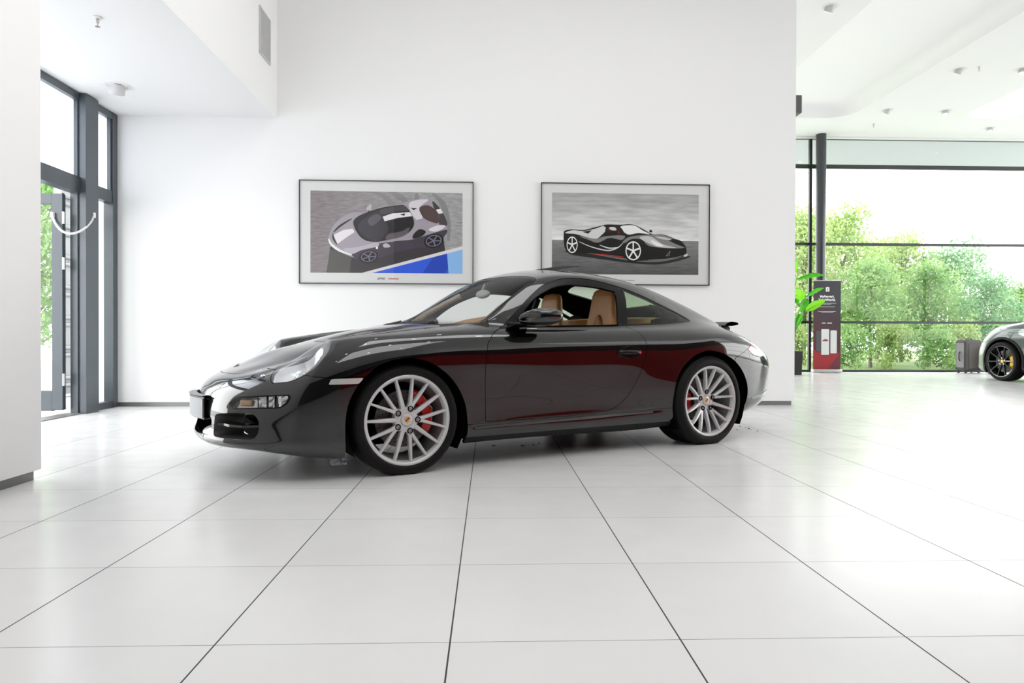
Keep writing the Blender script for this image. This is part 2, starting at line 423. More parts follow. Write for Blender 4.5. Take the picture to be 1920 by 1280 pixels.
# ---------------------------------------------------------------- car body surface
import numpy as np
def cspline(xk, yk, x):
    xk = np.asarray(xk, float); yk = np.asarray(yk, float); n = len(xk)
    x = np.asarray(x, float)
    if n == 1: return np.full(x.shape, yk[0])
    if n == 2: return yk[0] + (yk[1]-yk[0])*(x-xk[0])/(xk[1]-xk[0])
    h = np.diff(xk); A = np.zeros((n, n)); b = np.zeros(n)
    A[0, 0] = A[-1, -1] = 1
    for i in range(1, n-1):
        A[i, i-1] = h[i-1]; A[i, i] = 2*(h[i-1]+h[i]); A[i, i+1] = h[i]
        b[i] = 6*((yk[i+1]-yk[i])/h[i]-(yk[i]-yk[i-1])/h[i-1])
    m = np.linalg.solve(A, b)
    xc = np.clip(x, xk[0], xk[-1])
    i = np.clip(np.searchsorted(xk, xc)-1, 0, n-2)
    t = xc-xk[i]; hi = h[i]
    c1 = (yk[i+1]-yk[i])/hi-hi*(2*m[i]+m[i+1])/6
    r = yk[i]+c1*t+m[i]/2*t*t+(m[i+1]-m[i])/(6*hi)*t**3
    s0 = (yk[1]-yk[0])/h[0]-h[0]*m[1]/6; s1 = (yk[-1]-yk[-2])/h[-1]+h[-1]*m[-2]/6
    return r+np.where(x < xk[0], (x-xk[0])*s0, 0)+np.where(x > xk[-1], (x-xk[-1])*s1, 0)

# rows of the car's skin, sill to roof centre: nose x, nose length, tail x, tail length, half widths, heights
ROWS = [
 (-.985,.76, 3.18,.80, [(-.3,.82),(.5,.80),(1.7,.80),(2.35,.82),(2.9,.79)], [(-.985,.165),(-.85,.172),(-.65,.15),(-.35,.118),(-.2,.12),(0,.13),(.5,.143),(1.2,.138),(1.8,.135),(2.35,.16),(2.8,.17),(3.25,.21)]),
 (-1.022,.78,3.33,.84, [(-.3,.862),(0,.86),(.5,.85),(1.2,.85),(1.75,.856),(2.35,.88),(2.9,.83)], [(-1.022,.197),(-.7,.19),(-.45,.175),(-.2,.185),(0,.198),(.5,.205),(1.2,.203),(1.8,.205),(2.35,.21),(2.9,.215),(3.37,.25)]),
 (-1.018,.78,3.40,.86, [(-.3,.872),(0,.876),(.25,.866),(.5,.856),(.9,.85),(1.3,.85),(1.7,.86),(2,.885),(2.35,.905),(2.65,.90),(2.9,.88)], [(-1.018,.23),(-.7,.235),(-.45,.25),(-.2,.268),(0,.275),(.5,.272),(1.2,.272),(1.75,.278),(2.35,.285),(2.9,.29),(3.40,.30)]),
 (-1.008,.78,3.42,.86, [(-.3,.877),(0,.885),(.25,.872),(.5,.858),(.9,.851),(1.3,.852),(1.7,.869),(2,.902),(2.35,.925),(2.65,.918),(2.9,.90)], [(-1.008,.285),(-.7,.30),(-.45,.34),(-.2,.395),(0,.42),(.5,.40),(1.2,.39),(1.75,.40),(2.35,.425),(2.9,.41),(3.42,.38)]),
 (-1.006,.78,3.43,.86, [(-.3,.878),(0,.888),(.25,.878),(.5,.866),(.9,.861),(1.3,.863),(1.7,.88),(2,.91),(2.35,.928),(2.65,.92),(2.9,.908)], [(-1.006,.345),(-.7,.37),(-.45,.45),(-.2,.54),(0,.58),(.25,.57),(.5,.55),(1.2,.54),(1.75,.55),(2.35,.585),(2.65,.575),(2.9,.55),(3.43,.47)]),
 (-1.0,.77,3.43,.86, [(-.3,.872),(0,.885),(.25,.88),(.5,.872),(.9,.868),(1.3,.871),(1.7,.886),(2,.908),(2.35,.926),(2.65,.918),(2.9,.903)], [(-1.0,.40),(-.85,.412),(-.7,.44),(-.45,.55),(-.2,.65),(0,.69),(.25,.69),(.5,.672),(1.2,.665),(1.75,.672),(2.05,.695),(2.35,.73),(2.65,.715),(2.9,.67),(3.15,.60),(3.43,.54)]),
 (-.99,.72,3.425,.86, [(-.3,.835),(0,.846),(.25,.85),(.5,.849),(.9,.850),(1.3,.853),(1.7,.864),(2,.88),(2.35,.894),(2.65,.886),(2.9,.872)], [(-.99,.445),(-.85,.467),(-.7,.515),(-.45,.635),(-.2,.73),(0,.765),(.25,.775),(.5,.768),(.9,.763),(1.3,.765),(1.75,.775),(2.05,.787),(2.35,.802),(2.65,.787),(2.9,.725),(3.15,.65),(3.425,.59)]),
 (-.975,.63,3.41,.84, [(-.35,.745),(-.2,.752),(0,.765),(.25,.785),(.5,.797),(.9,.80),(1.3,.803),(1.75,.808),(2.05,.815),(2.35,.82),(2.65,.807),(2.9,.79)], [(-.975,.48),(-.85,.512),(-.7,.578),(-.45,.705),(-.2,.785),(0,.808),(.25,.822),(.5,.822),(.9,.818),(1.3,.823),(1.75,.835),(2.05,.845),(2.35,.852),(2.65,.836),(2.9,.778),(3.15,.705),(3.41,.64)]),
 (-.955,.55,3.395,.80, [(-.4,.66),(-.2,.67),(0,.685),(.25,.72),(.5,.742),(.9,.748),(1.3,.75),(1.75,.752),(2.05,.75),(2.35,.735),(2.65,.71),(2.9,.70)], [(-.955,.503),(-.85,.535),(-.7,.588),(-.57,.657),(-.45,.74),(-.3,.782),(0,.822),(.25,.841),(.5,.85),(.9,.851),(1.3,.858),(1.75,.871),(2.05,.881),(2.35,.892),(2.65,.872),(2.9,.818),(3.15,.755),(3.395,.69)]),
 (-.93,.50,3.375,.76, [(-.4,.575),(-.2,.585),(0,.605),(.25,.665),(.5,.715),(.7,.705),(1.0,.682),(1.3,.675),(1.7,.675),(2,.668),(2.35,.64),(2.65,.615),(2.9,.605)], [(-.93,.527),(-.85,.551),(-.7,.602),(-.57,.657),(-.45,.724),(-.3,.767),(0,.816),(.25,.848),(.4,.856),(.5,.862),(.6,.878),(.8,.945),(1.0,.992),(1.3,1.008),(1.7,1.005),(2,.988),(2.35,.955),(2.65,.91),(2.9,.848),(3.15,.782),(3.375,.718)]),
 (-.90,.48,3.345,.70, [(-.4,.48),(-.2,.50),(0,.525),(.25,.605),(.45,.675),(.6,.70),(.8,.645),(1.0,.585),(1.15,.562),(1.3,.556),(1.7,.56),(2,.563),(2.35,.55),(2.65,.53),(2.9,.52)], [(-.90,.549),(-.7,.603),(-.55,.640),(-.45,.670),(-.3,.716),(0,.791),(.25,.838),(.4,.862),(.5,.873),(.6,.895),(.7,.945),(.8,1.005),(1.0,1.12),(1.15,1.168),(1.3,1.19),(1.5,1.194),(1.7,1.175),(2,1.12),(2.35,1.03),(2.65,.963),(2.9,.882),(3.15,.808),(3.345,.753)]),
 (-.86,.45,3.31,.60, [(-.4,.38),(-.2,.40),(0,.43),(.25,.515),(.4,.575),(.5,.605),(.6,.612),(.8,.572),(1.0,.52),(1.15,.49),(1.3,.477),(1.7,.475),(2,.473),(2.35,.455),(2.65,.43),(2.9,.42)], [(-.86,.571),(-.7,.620),(-.55,.656),(-.45,.690),(-.3,.735),(0,.806),(.25,.853),(.37,.868),(.5,.884),(.6,.922),(.8,1.052),(1.0,1.165),(1.15,1.214),(1.3,1.238),(1.5,1.245),(1.7,1.232),(2,1.188),(2.35,1.1),(2.65,1.01),(2.9,.912),(3.15,.822),(3.31,.778)]),
 (-.80,.42,3.26,.45, [(-.4,.20),(0,.23),(.3,.27),(.5,.29),(.8,.275),(1.3,.262),(2,.262),(2.35,.255),(2.65,.24),(2.9,.23)], [(-.80,.6),(-.7,.637),(-.45,.721),(-.2,.786),(0,.829),(.15,.855),(.27,.877),(.37,.885),(.5,.94),(.8,1.122),(1.0,1.217),(1.15,1.258),(1.3,1.28),(1.5,1.287),(1.7,1.275),(2,1.236),(2.35,1.148),(2.65,1.035),(2.9,.93),(3.15,.838),(3.26,.803)]),
 (-.72,.40,3.20,.40, [(0,0.)], [(-.72,.638),(-.6,.692),(-.45,.731),(-.2,.793),(0,.836),(.15,.859),(.25,.875),(.35,.908),(.5,.987),(.8,1.147),(1.0,1.235),(1.15,1.275),(1.3,1.297),(1.5,1.303),(1.7,1.292),(2,1.253),(2.35,1.164),(2.65,1.05),(2.9,.938),(3.15,.846),(3.20,.83)]),
]
def row_curve(i, u):
    x0, L, x1, M, yk, zk = ROWS[i]
    a, b = .2, .82
    x = np.empty_like(u); fn = np.ones_like(u); ft = np.ones_like(u)
    n = u < a; t = u > b; m = ~(n | t)
    ph = u[n]/a*np.pi/2
    x[n] = x0+L*(1-np.cos(ph)); fn[n] = (1-np.cos(ph)**2.4)**(1/2.4)
    x[m] = x0+L+(x1-M-x0-L)*(u[m]-a)/(b-a)
    ph = (1-u[t])/(1-b)*np.pi/2
    x[t] = x1-M*(1-np.cos(ph)); ft[t] = (1-np.cos(ph)**2.75)**(1/2.75)
    yk = np.array(yk); zk = np.array(zk)
    y = cspline(yk[:, 0], yk[:, 1], np.clip(x, yk[0, 0], yk[-1, 0]))*fn*ft
    z = cspline(zk[:, 0], zk[:, 1], x)
    return np.stack([x, y, z], -1)
def smooth1(P, k, axis):
    for _ in range(k):
        Q = P.copy()
        a = [slice(None)]*P.ndim; b = list(a); c = list(a)
        a[axis] = slice(1, -1); b[axis] = slice(None, -2); c[axis] = slice(2, None)
        Q[tuple(a)] = .5*P[tuple(a)]+.25*(P[tuple(b)]+P[tuple(c)])
        P = Q
    return P
def body_grid(nu=420, seg=11):
    # parameter spaced so that nose and tail get fine steps
    w = np.linspace(0, 1, nu)
    u = w
    C = np.stack([row_curve(i, u) for i in range(len(ROWS))], 1)      # nu, rows, 3
    C = smooth1(C, 6, 0)
    m = C[:, -2:-5:-1].copy(); m[..., 1] *= -1
    E = np.concatenate([C, m], 1)                                      # mirrored rows past the centre line
    d = np.sqrt(np.linalg.norm(np.diff(E, axis=1), axis=2))+1e-6
    T = np.concatenate([np.zeros((nu, 1)), np.cumsum(d, 1)], 1)
    nr = len(ROWS); out = []
    for j in range(nu):
        tk = T[j]; ts = np.concatenate([np.linspace(tk[i], tk[i+1], seg, endpoint=False) for i in range(nr-1)]+[[tk[nr-1]]])
        out.append(np.stack([cspline(tk, E[j, :, k], ts) for k in range(3)], -1))
    G = np.array(out)
    G[:, -1, 1] = 0; G[0, :, 1] = 0; G[-1, :, 1] = 0
    G[..., 1] = np.maximum(G[..., 1], 0)
    return G
def grid_tris(nu, nv):
    i = np.arange(nu-1)[:, None]*nv+np.arange(nv-1)[None]
    a, b, c, d = i.ravel(), (i+1).ravel(), (i+nv+1).ravel(), (i+nv).ravel()
    return np.concatenate([np.stack([a, b, c], 1), np.stack([a, c, d], 1)])
def grid_normals(G):
    du = np.gradient(G, axis=0); dv = np.gradient(G, axis=1)
    # symmetric ends
    n = np.cross(dv, du)
    l = np.linalg.norm(n, axis=2, keepdims=True)
    return n/np.maximum(l, 1e-12), l[..., 0]

# ---------------------------------------------------------------- cutting the skin into panels
def sdist(P, poly):
    """signed distance of 2-D points to a closed outline, negative inside"""
    P = np.asarray(P, float); poly = np.asarray(poly, float)
    d = np.full(len(P), 1e18); inside = np.zeros(len(P), bool)
    A = poly; B = np.roll(poly, -1, 0)
    for a, b in zip(A, B):
        e = b-a; w = P-a
        t = np.clip((w@e)/max(e@e, 1e-18), 0, 1)
        d = np.minimum(d, ((w-t[:, None]*e)**2).sum(1))
        c = ((a[1] <= P[:, 1]) & (b[1] > P[:, 1])) | ((b[1] <= P[:, 1]) & (a[1] > P[:, 1]))
        if abs(e[1]) > 1e-15:
            xi = a[0]+(P[:, 1]-a[1])/e[1]*e[0]
            inside ^= c & (P[:, 0] < xi)
    d = np.sqrt(d)
    return np.where(inside, -d, d)
class Skin:
    def __init__(s, V, N, F): s.V, s.N, s.F = V, N, F
    def side(s): return s.V[:, [0, 2]]
    def plan(s): return s.V[:, [0, 1]]
    def front(s): return s.V[:, [1, 2]]
    def cut(s, f):
        """split along f = 0; returns (part with f < 0, part with f > 0)"""
        f = np.where(np.abs(f) < 1e-7, 1e-7, f)
        neg = (f < 0)[s.F]; k = neg.sum(1)
        V, N = s.V, s.N
        X = s.F[(k == 1) | (k == 2)]
        lo = s.F[k == 3]; hi = s.F[k == 0]
        if len(X):
            kx = (f < 0)[X]
            odd = np.where(kx.sum(1) == 1, kx.argmax(1), (~kx).argmax(1))
            r = np.arange(len(X))
            a, b, c = X[r, odd], X[r, (odd+1) % 3], X[r, (odd+2) % 3]
            e = np.concatenate([np.stack([a, b], 1), np.stack([a, c], 1)])
            es = np.sort(e, 1)
            uq, inv = np.unique(es, axis=0, return_inverse=True); inv = inv.ravel()
            t = f[uq[:, 0]]/(f[uq[:, 0]]-f[uq[:, 1]])
            nv = V[uq[:, 0]]+(V[uq[:, 1]]-V[uq[:, 0]])*t[:, None]
            nn = N[uq[:, 0]]+(N[uq[:, 1]]-N[uq[:, 0]])*t[:, None]
            nn /= np.maximum(np.linalg.norm(nn, axis=1, keepdims=True), 1e-9)
            id0 = len(V); V = np.concatenate([V, nv]); N = np.concatenate([N, nn])
            m = len(X); ab = id0+inv[:m]; ac = id0+inv[m:]
            T1 = np.stack([a, ab, ac], 1); T2 = np.concatenate([np.stack([ab, b, c], 1), np.stack([ab, c, ac], 1)])
            aneg = f[a] < 0
            lo = np.concatenate([lo, T1[aneg], T2[np.tile(~aneg, 2)]]); hi = np.concatenate([hi, T1[~aneg], T2[np.tile(aneg, 2)]])
        return Skin(V, N, lo).compact(), Skin(V, N, hi).compact()
    def compact(s):
        if len(s.F) == 0: return Skin(np.zeros((0, 3)), np.zeros((0, 3)), np.zeros((0, 3), int))
        u, inv = np.unique(s.F, return_inverse=True)
        return Skin(s.V[u], s.N[u], inv.reshape(s.F.shape))
    def boundary(s):
        e = np.concatenate([s.F[:, [0, 1]], s.F[:, [1, 2]], s.F[:, [2, 0]]])
        es = np.sort(e, 1); _, idx, cnt = np.unique(es, axis=0, return_index=True, return_counts=True)
        return e[idx[cnt == 1]]
    def moved(s, d): return Skin(s.V+s.N*d, s.N, s.F)
    def mirrored(s):
        m = np.array([1., -1, 1])
        return Skin(s.V*m, s.N*m, s.F[:, ::-1])
    def joined(s, o):
        # weld along the centre line
        V = np.concatenate([s.V, o.V]); N = np.concatenate([s.N, o.N]); F = np.concatenate([s.F, o.F+len(s.V)])
        c = np.abs(V[:, 1]) < 1e-7
        key = np.round(V*1e6).astype(np.int64)
        ids = np.arange(len(V)); ci = np.where(c)[0]
        if len(ci):
            _, fi, inv = np.unique(key[ci], axis=0, return_index=True, return_inverse=True)
            ids[ci] = ci[fi[inv.ravel()]]
        F = ids[F]
        F = F[(F[:, 0] != F[:, 1]) & (F[:, 1] != F[:, 2]) & (F[:, 0] != F[:, 2])]
        return Skin(V, N, F).compact()
    def both(s): return s.joined(s.mirrored())
    def obj(s, name, m, parent, lip=.012, flip=False):
        """panel with its edges turned inwards; car frame y points left, local y right"""
        V, N, F = s.V, s.N, s.F
        if lip:
            B = s.boundary()
            keep = ~((np.abs(V[B[:, 0], 1]) < 1e-6) & (np.abs(V[B[:, 1], 1]) < 1e-6))
            B = B[keep]
            if len(B):
                n = len(V); k = len(B)
                a, b = B[:, 0], B[:, 1]
                P = np.concatenate([V[a], V[b], V[b]-N[b]*lip, V[a]-N[a]*lip])
                fn = np.cross(V[a]-V[b], -N[b]); fn /= np.maximum(np.linalg.norm(fn, axis=1, keepdims=True), 1e-9)
                i = np.arange(k)
                V = np.concatenate([V, P]); N = np.concatenate([N, np.tile(fn, (4, 1))])
                F = np.concatenate([F, np.stack([n+k+i, n+i, n+3*k+i], 1), np.stack([n+k+i, n+3*k+i, n+2*k+i], 1)])
        mm = np.array([1., -1, 1]); V = V*mm; N = N*mm; F = F[:, ::-1]
        if flip: F = F[:, ::-1]; N = -N
        me = bpy.data.meshes.new(name)
        me.vertices.add(len(V)); me.vertices.foreach_set('co', V.astype(np.float32).ravel())
        me.loops.add(len(F)*3); me.loops.foreach_set('vertex_index', F.astype(np.int32).ravel())
        me.polygons.add(len(F)); me.polygons.foreach_set('loop_start', np.arange(0, len(F)*3, 3, dtype=np.int32))
        me.polygons.foreach_set('loop_total', np.full(len(F), 3, dtype=np.int32))
        me.update(calc_edges=True); me.validate()
        me.shade_smooth()
        if len(me.vertices) == len(N): me.normals_split_custom_set_from_vertices(N.tolist())
        return link(name, me, m, parent)
def body_skin(nu=420, seg=11):
    G = body_grid(nu, seg)
    # pressed groove along the sill
    x, z = G[..., 0], G[..., 2]
    zc = .246+.0165*(x-.43); g = np.exp(-((z-zc)/.010)**4)
    w = np.clip((x-.41)/.03, 0, 1)*np.clip((1.93-x)/.12, 0, 1)
    low = (np.arange(G.shape[1]) < 4*seg)[None, :]
    G[..., 1] -= .009*g*w*low
    nv = G.shape[1]
    V = G.reshape(-1, 3); F = grid_tris(G.shape[0], nv)
    # triangles face outwards
    c = np.cross(V[F[:, 1]]-V[F[:, 0]], V[F[:, 2]]-V[F[:, 0]])
    j = len(c)//2
    ctr = V[F].mean(1)-np.array([1.2, 0, .5])
    if (np.einsum('ij,ij->i', c, ctr) < 0).mean() > .5: F = F[:, ::-1]; c = -c
    ar = np.linalg.norm(c, axis=1)
    F = F[ar > 1e-10]; c = c[ar > 1e-10]
    N = np.zeros_like(V)
    for k in range(3): np.add.at(N, F[:, k], c)
    N[np.abs(V[:, 1]) < 1e-7, 1] = 0
    N /= np.maximum(np.linalg.norm(N, axis=1, keepdims=True), 1e-12)
    return Skin(V, N, F)

# ---------------------------------------------------------------- the coupe: outlines taken in the car's own frame (x rearwards, y to its left, z up)
FARCH = [(-.35,-.3),(-.352,.1),(-.361,.165),(-.367,.25),(-.366,.341),(-.35,.425),(-.312,.502),(-.259,.567),(-.191,.622),(-.123,.652),(-.058,.664),(.018,.664),(.093,.650),(.168,.617),(.25,.557),(.312,.483),(.352,.407),(.37,.343),(.379,.25),(.379,.204),(.375,.10),(.37,-.3)]
RARCH = [(2.026,-.3),(2.024,.194),(2.005,.26),(1.999,.343),(2.016,.472),(2.068,.568),(2.16,.644),(2.265,.684),(2.347,.690),(2.46,.670),(2.587,.616),(2.683,.538),(2.743,.449),(2.764,.38),(2.765,.30),(2.75,.20),(2.74,.10),(2.74,-.3)]
DOOR = [(.642,.838),(.60,.822),(.565,.802),(.516,.749),(.497,.68),(.493,.60),(.495,.50),(.499,.40),(.502,.272),(.80,.270),(1.15,.273),(1.34,.279),(1.445,.289),(1.504,.306),(1.56,.340),(1.61,.385),(1.655,.444),(1.70,.525),(1.732,.61),(1.752,.69),(1.758,.73),(1.756,.775),(1.742,.808),(1.72,.836),(1.69,.853),(1.672,.866),(1.55,.8625),(1.1,.8525),(.80,.8465)]
DLO = [(.655,.8425),(.70,.868),(.76,.913),(.819,.959),(.935,1.046),(1.04,1.115),(1.10,1.146),(1.162,1.169),(1.264,1.196),(1.36,1.207),(1.465,1.206),(1.56,1.197),(1.657,1.181),(1.80,1.150),(1.875,1.129),(2.0,1.089),(2.107,1.048),(2.22,1.003),(2.30,.966),(2.345,.937),(2.358,.921),(2.352,.911),(2.32,.903),(2.25,.897),(2.079,.884),(1.839,.8735),(1.659,.866),(1.30,.857),(1.108,.8525),(.80,.846)]
OPENING = [(.745,.851),(.84,.925),(.905,.985),(.967,1.034),(1.03,1.072),(1.09,1.100),(1.15,1.124),(1.206,1.140),(1.26,1.150),(1.32,1.154),(1.40,1.153),(1.467,1.150),(1.55,1.143),(1.627,1.132),(1.69,1.121),(1.698,1.10),(1.68,1.04),(1.655,.97),(1.63,.905),(1.612,.866),(1.45,.861),(1.1,.854),(.85,.8505)]
QGLASS = [(1.718,.871),(1.735,.94),(1.76,1.03),(1.785,1.10),(1.80,1.138),(1.875,1.115),(2.0,1.075),(2.107,1.034),(2.22,.988),(2.295,.952),(2.325,.930),(2.33,.918),(2.31,.911),(2.25,.906),(2.079,.894),(1.9,.883)]
SCREEN = [(.285,-.3),(.285,.0),(.292,.15),(.315,.30),(.36,.45),(.43,.585),(.50,.665),(.535,.690),(.575,.692),(.66,.662),(.78,.628),(.881,.598),(.98,.567),(1.035,.548),(1.062,.53),(1.078,.50),(1.076,.46),(1.062,.40),(1.034,.32),(.995,.2),(.965,.08),(.96,0),(.96,-.3)]
HOOD = [(-.872,-.2),(-.872,0),(-.866,.109),(-.843,.25),(-.80,.355),(-.74,.425),(-.66,.452),(-.55,.458),(-.40,.463),(-.2,.485),(0,.515),(.15,.555),(.27,.592),(.31,.598),(.325,.575),(.30,.48),(.255,.35),(.225,.2),(.215,0),(.215,-.2)]
COWL = [(.10,-.3),(.10,0),(.2,.60),(.30,.603),(.40,.645),(.50,.705),(.60,.70),(.60,0),(.60,-.3)]
LAMP = [(-.718,.682),(-.700,.628),(-.655,.555),(-.59,.505),(-.52,.482),(-.455,.497),(-.415,.55),(-.398,.62),(-.398,.69),(-.425,.752),(-.484,.793),(-.554,.793),(-.632,.762),(-.692,.715)]
SEAM = [(-.2,.571),(-.265,.569),(-.361,.5655),(-.448,.564),(-.52,.570),(-.60,.588),(-.66,.602),(-.712,.606),(-.717,.64),(-.72,.80),(-2,.80),(-2,-1),(-.2,-1)]
SIGNAL = [(.488,.394),(.496,.420),(.515,.440),(.545,.455),(.65,.466),(.765,.477),(.782,.474),(.787,.462),(.785,.44),(.775,.418),(.752,.403),(.65,.397),(.52,.388)]
INTAKE = [(.395,.352),(.50,.366),(.62,.373),(.655,.370),(.678,.352),(.688,.322),(.686,.270),(.672,.243),(.645,.231),(.55,.229),(.42,.228),(.385,.238),(.372,.27),(.376,.325)]
GRILLE = [(-.1,.335),(.26,.337),(.315,.332),(.335,.315),(.338,.27),(.325,.24),(.295,.228),(-.1,.225)]
REARSEAM = [(2.60,.632),(2.66,.658),(2.72,.685),(2.80,.722),(2.86,.752),(2.93,.785),(3.02,.80),(3.06,.83),(3.08,.90),(4,.90),(4,-1),(2.60,-1)]
SILL = [(.3,.262),(.60,.2625),(1.15,.2655),(1.45,.272),(1.7,.277),(2.1,.284),(2.1,-1),(.3,-1)]
MARKER = [(-.455,.528),(-.441,.556),(-.436,.558),(-.272,.561),(-.268,.558),(-.292,.532),(-.300,.529)]
def sm(p, n=5): return cr(p, n)

CAR_X, CAR_Y, CAR_A = -.871283, 4.662324, .497226
def car_world(x, y, z):
    ca, sa = math.cos(CAR_A), math.sin(CAR_A)
    return (CAR_X+x*ca+y*sa, CAR_Y+x*sa-y*ca, z)
car = empty('sports_car', (CAR_X, CAR_Y, 0), CAR_A,
            'dark grey coupe with silver multi-spoke wheels parked before the two framed pictures', 'car')

def paint_mat():
    m = mat('car_paint', (.0012, .0012, .0013), .32, 0., 1., coat_rough=.006, spec=.05)
    nodes(m)[2].inputs['Coat IOR'].default_value = 1.72
    n, l, b = nodes(m)
    tc = n.new('ShaderNodeTexCoord'); t = n.new('ShaderNodeTexVoronoi'); t.inputs['Scale'].default_value = 900
    l.new(tc.outputs['Object'], t.inputs['Vector'])
    r = n.new('ShaderNodeMapRange'); r.inputs['To Min'].default_value = .22; r.inputs['To Max'].default_value = .36
    l.new(t.outputs['Distance'], r.inputs['Value']); l.new(r.outputs['Result'], b.inputs['Roughness'])
    return m
PAINT = paint_mat()
BLACK = mat('black_plastic', (.004, .004, .0045), .5, spec=.25)
GLOSSBLACK = mat('gloss_black_trim', (.0035, .0035, .004), .28, spec=.18)
LINER = mat('liner_black', (.002, .002, .002), .9, spec=.08)
CHROME = mat('bright_metal', (.8, .8, .82), .15, 1.)
TAN = noise_rough(mat('tan_leather', (.42, .19, .055), .42), 30, .34, .5, .15, 300)
CARGLASS = glass('car_glass', (.84, .88, .86), refl=.45)
QUARTERGLASS = glass('tinted_glass', (.66, .78, .62), refl=.6)
LENS = glass('lamp_lens', (.96, .97, .98))

skin = body_skin()
half_all = skin
def keep_out(s, poly, proj, gap=.002): return s.cut(sdist(getattr(s, proj)(), poly)-gap)[1]
def take(s, poly, proj, gap=.002):
    """panel inside an outline, and the rest, with a narrow gap between"""
    d = sdist(getattr(s, proj)(), poly)
    if proj == 'plan': d = np.where(s.V[:, 2] > .42, d, .5)
    a = s.cut(d+gap)[0]; b = s.cut(d-gap)[1]
    return a, b
s = skin
FARCH = [p for p in FARCH[:1]]+[tuple(p) for p in cr(FARCH[1:-1], 5, False)]+[FARCH[-1]]
RARCH = [p for p in RARCH[:1]]+[tuple(p) for p in cr(RARCH[1:-1], 5, False)]+[RARCH[-1]]
s = s.cut(sdist(s.side(), FARCH))[1]; s = s.cut(sdist(s.side(), RARCH))[1]
# glasshouse
dlo, s = take(s, sm(DLO), 'side', .0005)
scr, s = take(s, sm(SCREEN), 'plan', .0015)
RW = [(1.93,-.3),(1.93,0),(1.94,.25),(1.97,.40),(2.02,.455),(2.1,.462),(2.3,.44),(2.5,.405),(2.56,.38),(2.585,.30),(2.6,.15),(2.605,0),(2.605,-.3)]
rwin, s = take(s, sm(RW), 'plan', .0015)
lamp, s = take(s, sm(LAMP), 'plan', .0015)
hood, s = take(s, sm(HOOD), 'plan', .0017)
# dark cowl between bonnet and screen
up = s.V[:, 2] > .80
d = np.where(up, sdist(s.plan(), sm(COWL)), .5)
cowl = s.cut(d)[0]; s = s.cut(d)[1]
door, s = take(s, DOOR, 'side', .0018)
d = np.maximum(sdist(s.side(), SEAM), 0*s.V[:, 0]-9)
bump, s = s.cut(d+.0015)[0], s.cut(d-.0015)[1]
rbump, s = take(s, REARSEAM, 'side', .0015)
sill, s = take(s, SILL, 'side', .0012)
TAIL = [(2.752,.702),(2.80,.728),(2.85,.750),(2.93,.765),(3.05,.755),(3.2,.72),(3.30,.69),(3.33,.66),(3.2,.63),(3.05,.632),(2.93,.637),(2.82,.655)]
tail, rbump = take(rbump, sm(TAIL), 'side', .0015)
front = bump.V[:, 0] < -.40
def take_front(s, poly, gap):
    d = np.where(s.V[:, 0] < -.40, sdist(s.front(), poly), .5)
    return s.cut(d+gap)[0], s.cut(d-gap)[1]
sig, bump = take_front(bump, sm(SIGNAL), .0)
intk, bump = take_front(bump, sm(INTAKE), .0)
gril, bump = take_front(bump, sm(GRILLE), .0)
mark, rest = bump, None
d = sdist(bump.side(), MARKER); mark = bump.cut(d)[0]; bump = bump.cut(d)[1]
d = sdist(s.side(), MARKER); mark2 = s.cut(d)[0]; s = s.cut(d)[1]
fend, s = s.cut(s.V[:, 0]-.60+2.2*np.maximum(s.V[:, 2]-.845, 0)+.002)[0], s.cut(s.V[:, 0]-.60+2.2*np.maximum(s.V[:, 2]-.845, 0)-.0)[1]
lid = [(2.63,-.3),(2.63,0),(2.63,.25),(2.64,.36),(2.70,.43),(2.85,.48),(3.0,.50),(3.06,.46),(3.07,.3),(3.07,0),(3.07,-.3)]
elid, s = take(s, sm(lid), 'plan', .0017)

s.both().obj('body_shell', PAINT, car)
hood.both().obj('bonnet', PAINT, car)
bump.both().obj('front_bumper', PAINT, car, .02)
rbump.both().obj('rear_bumper', PAINT, car, .02)
elid.both().obj('engine_lid', PAINT, car)
cowl.both().moved(-.004).obj('cowl_panel', BLACK, car, 0)
for side in (0, 1):
    f = (lambda q: q.mirrored()) if side else (lambda q: q)
    f(fend).obj('front_fender', PAINT, car, .02)
    f(door).obj('door', PAINT, car)
    lowl = sill.cut(sill.V[:, 2]-.183)
    f(lowl[1]).obj('side_sill', PAINT, car, .004)
    f(lowl[0].moved(-.001)).obj('sill_skirt', BLACK, car, .02)
# window surrounds and panes
dl = dlo.moved(-.003)
op_, tr = dl.cut(sdist(dl.side(), sm(OPENING)))
qg, tr = tr.cut(sdist(tr.side(), sm(QGLASS)))
WINDOWS = {}
for side in (0, 1):
    f = (lambda q: q.mirrored()) if side else (lambda q: q)
    f(tr).obj('window_trim', GLOSSBLACK, car, .015)
    f(qg.moved(-.001)).obj('quarter_window', QUARTERGLASS, car, 0)
f_ = lambda q: q.both()
sc_ = scr.moved(-.003)
inner, rim = sc_.cut(sdist(sc_.plan(), sm(SCREEN))+.022)
ws = inner.both().obj('windscreen', CARGLASS, car, 0)
rim.both().obj('windscreen_border', GLOSSBLACK, ws, .0)
rwin.both().moved(-.003).obj('rear_window', QUARTERGLASS, car, 0)

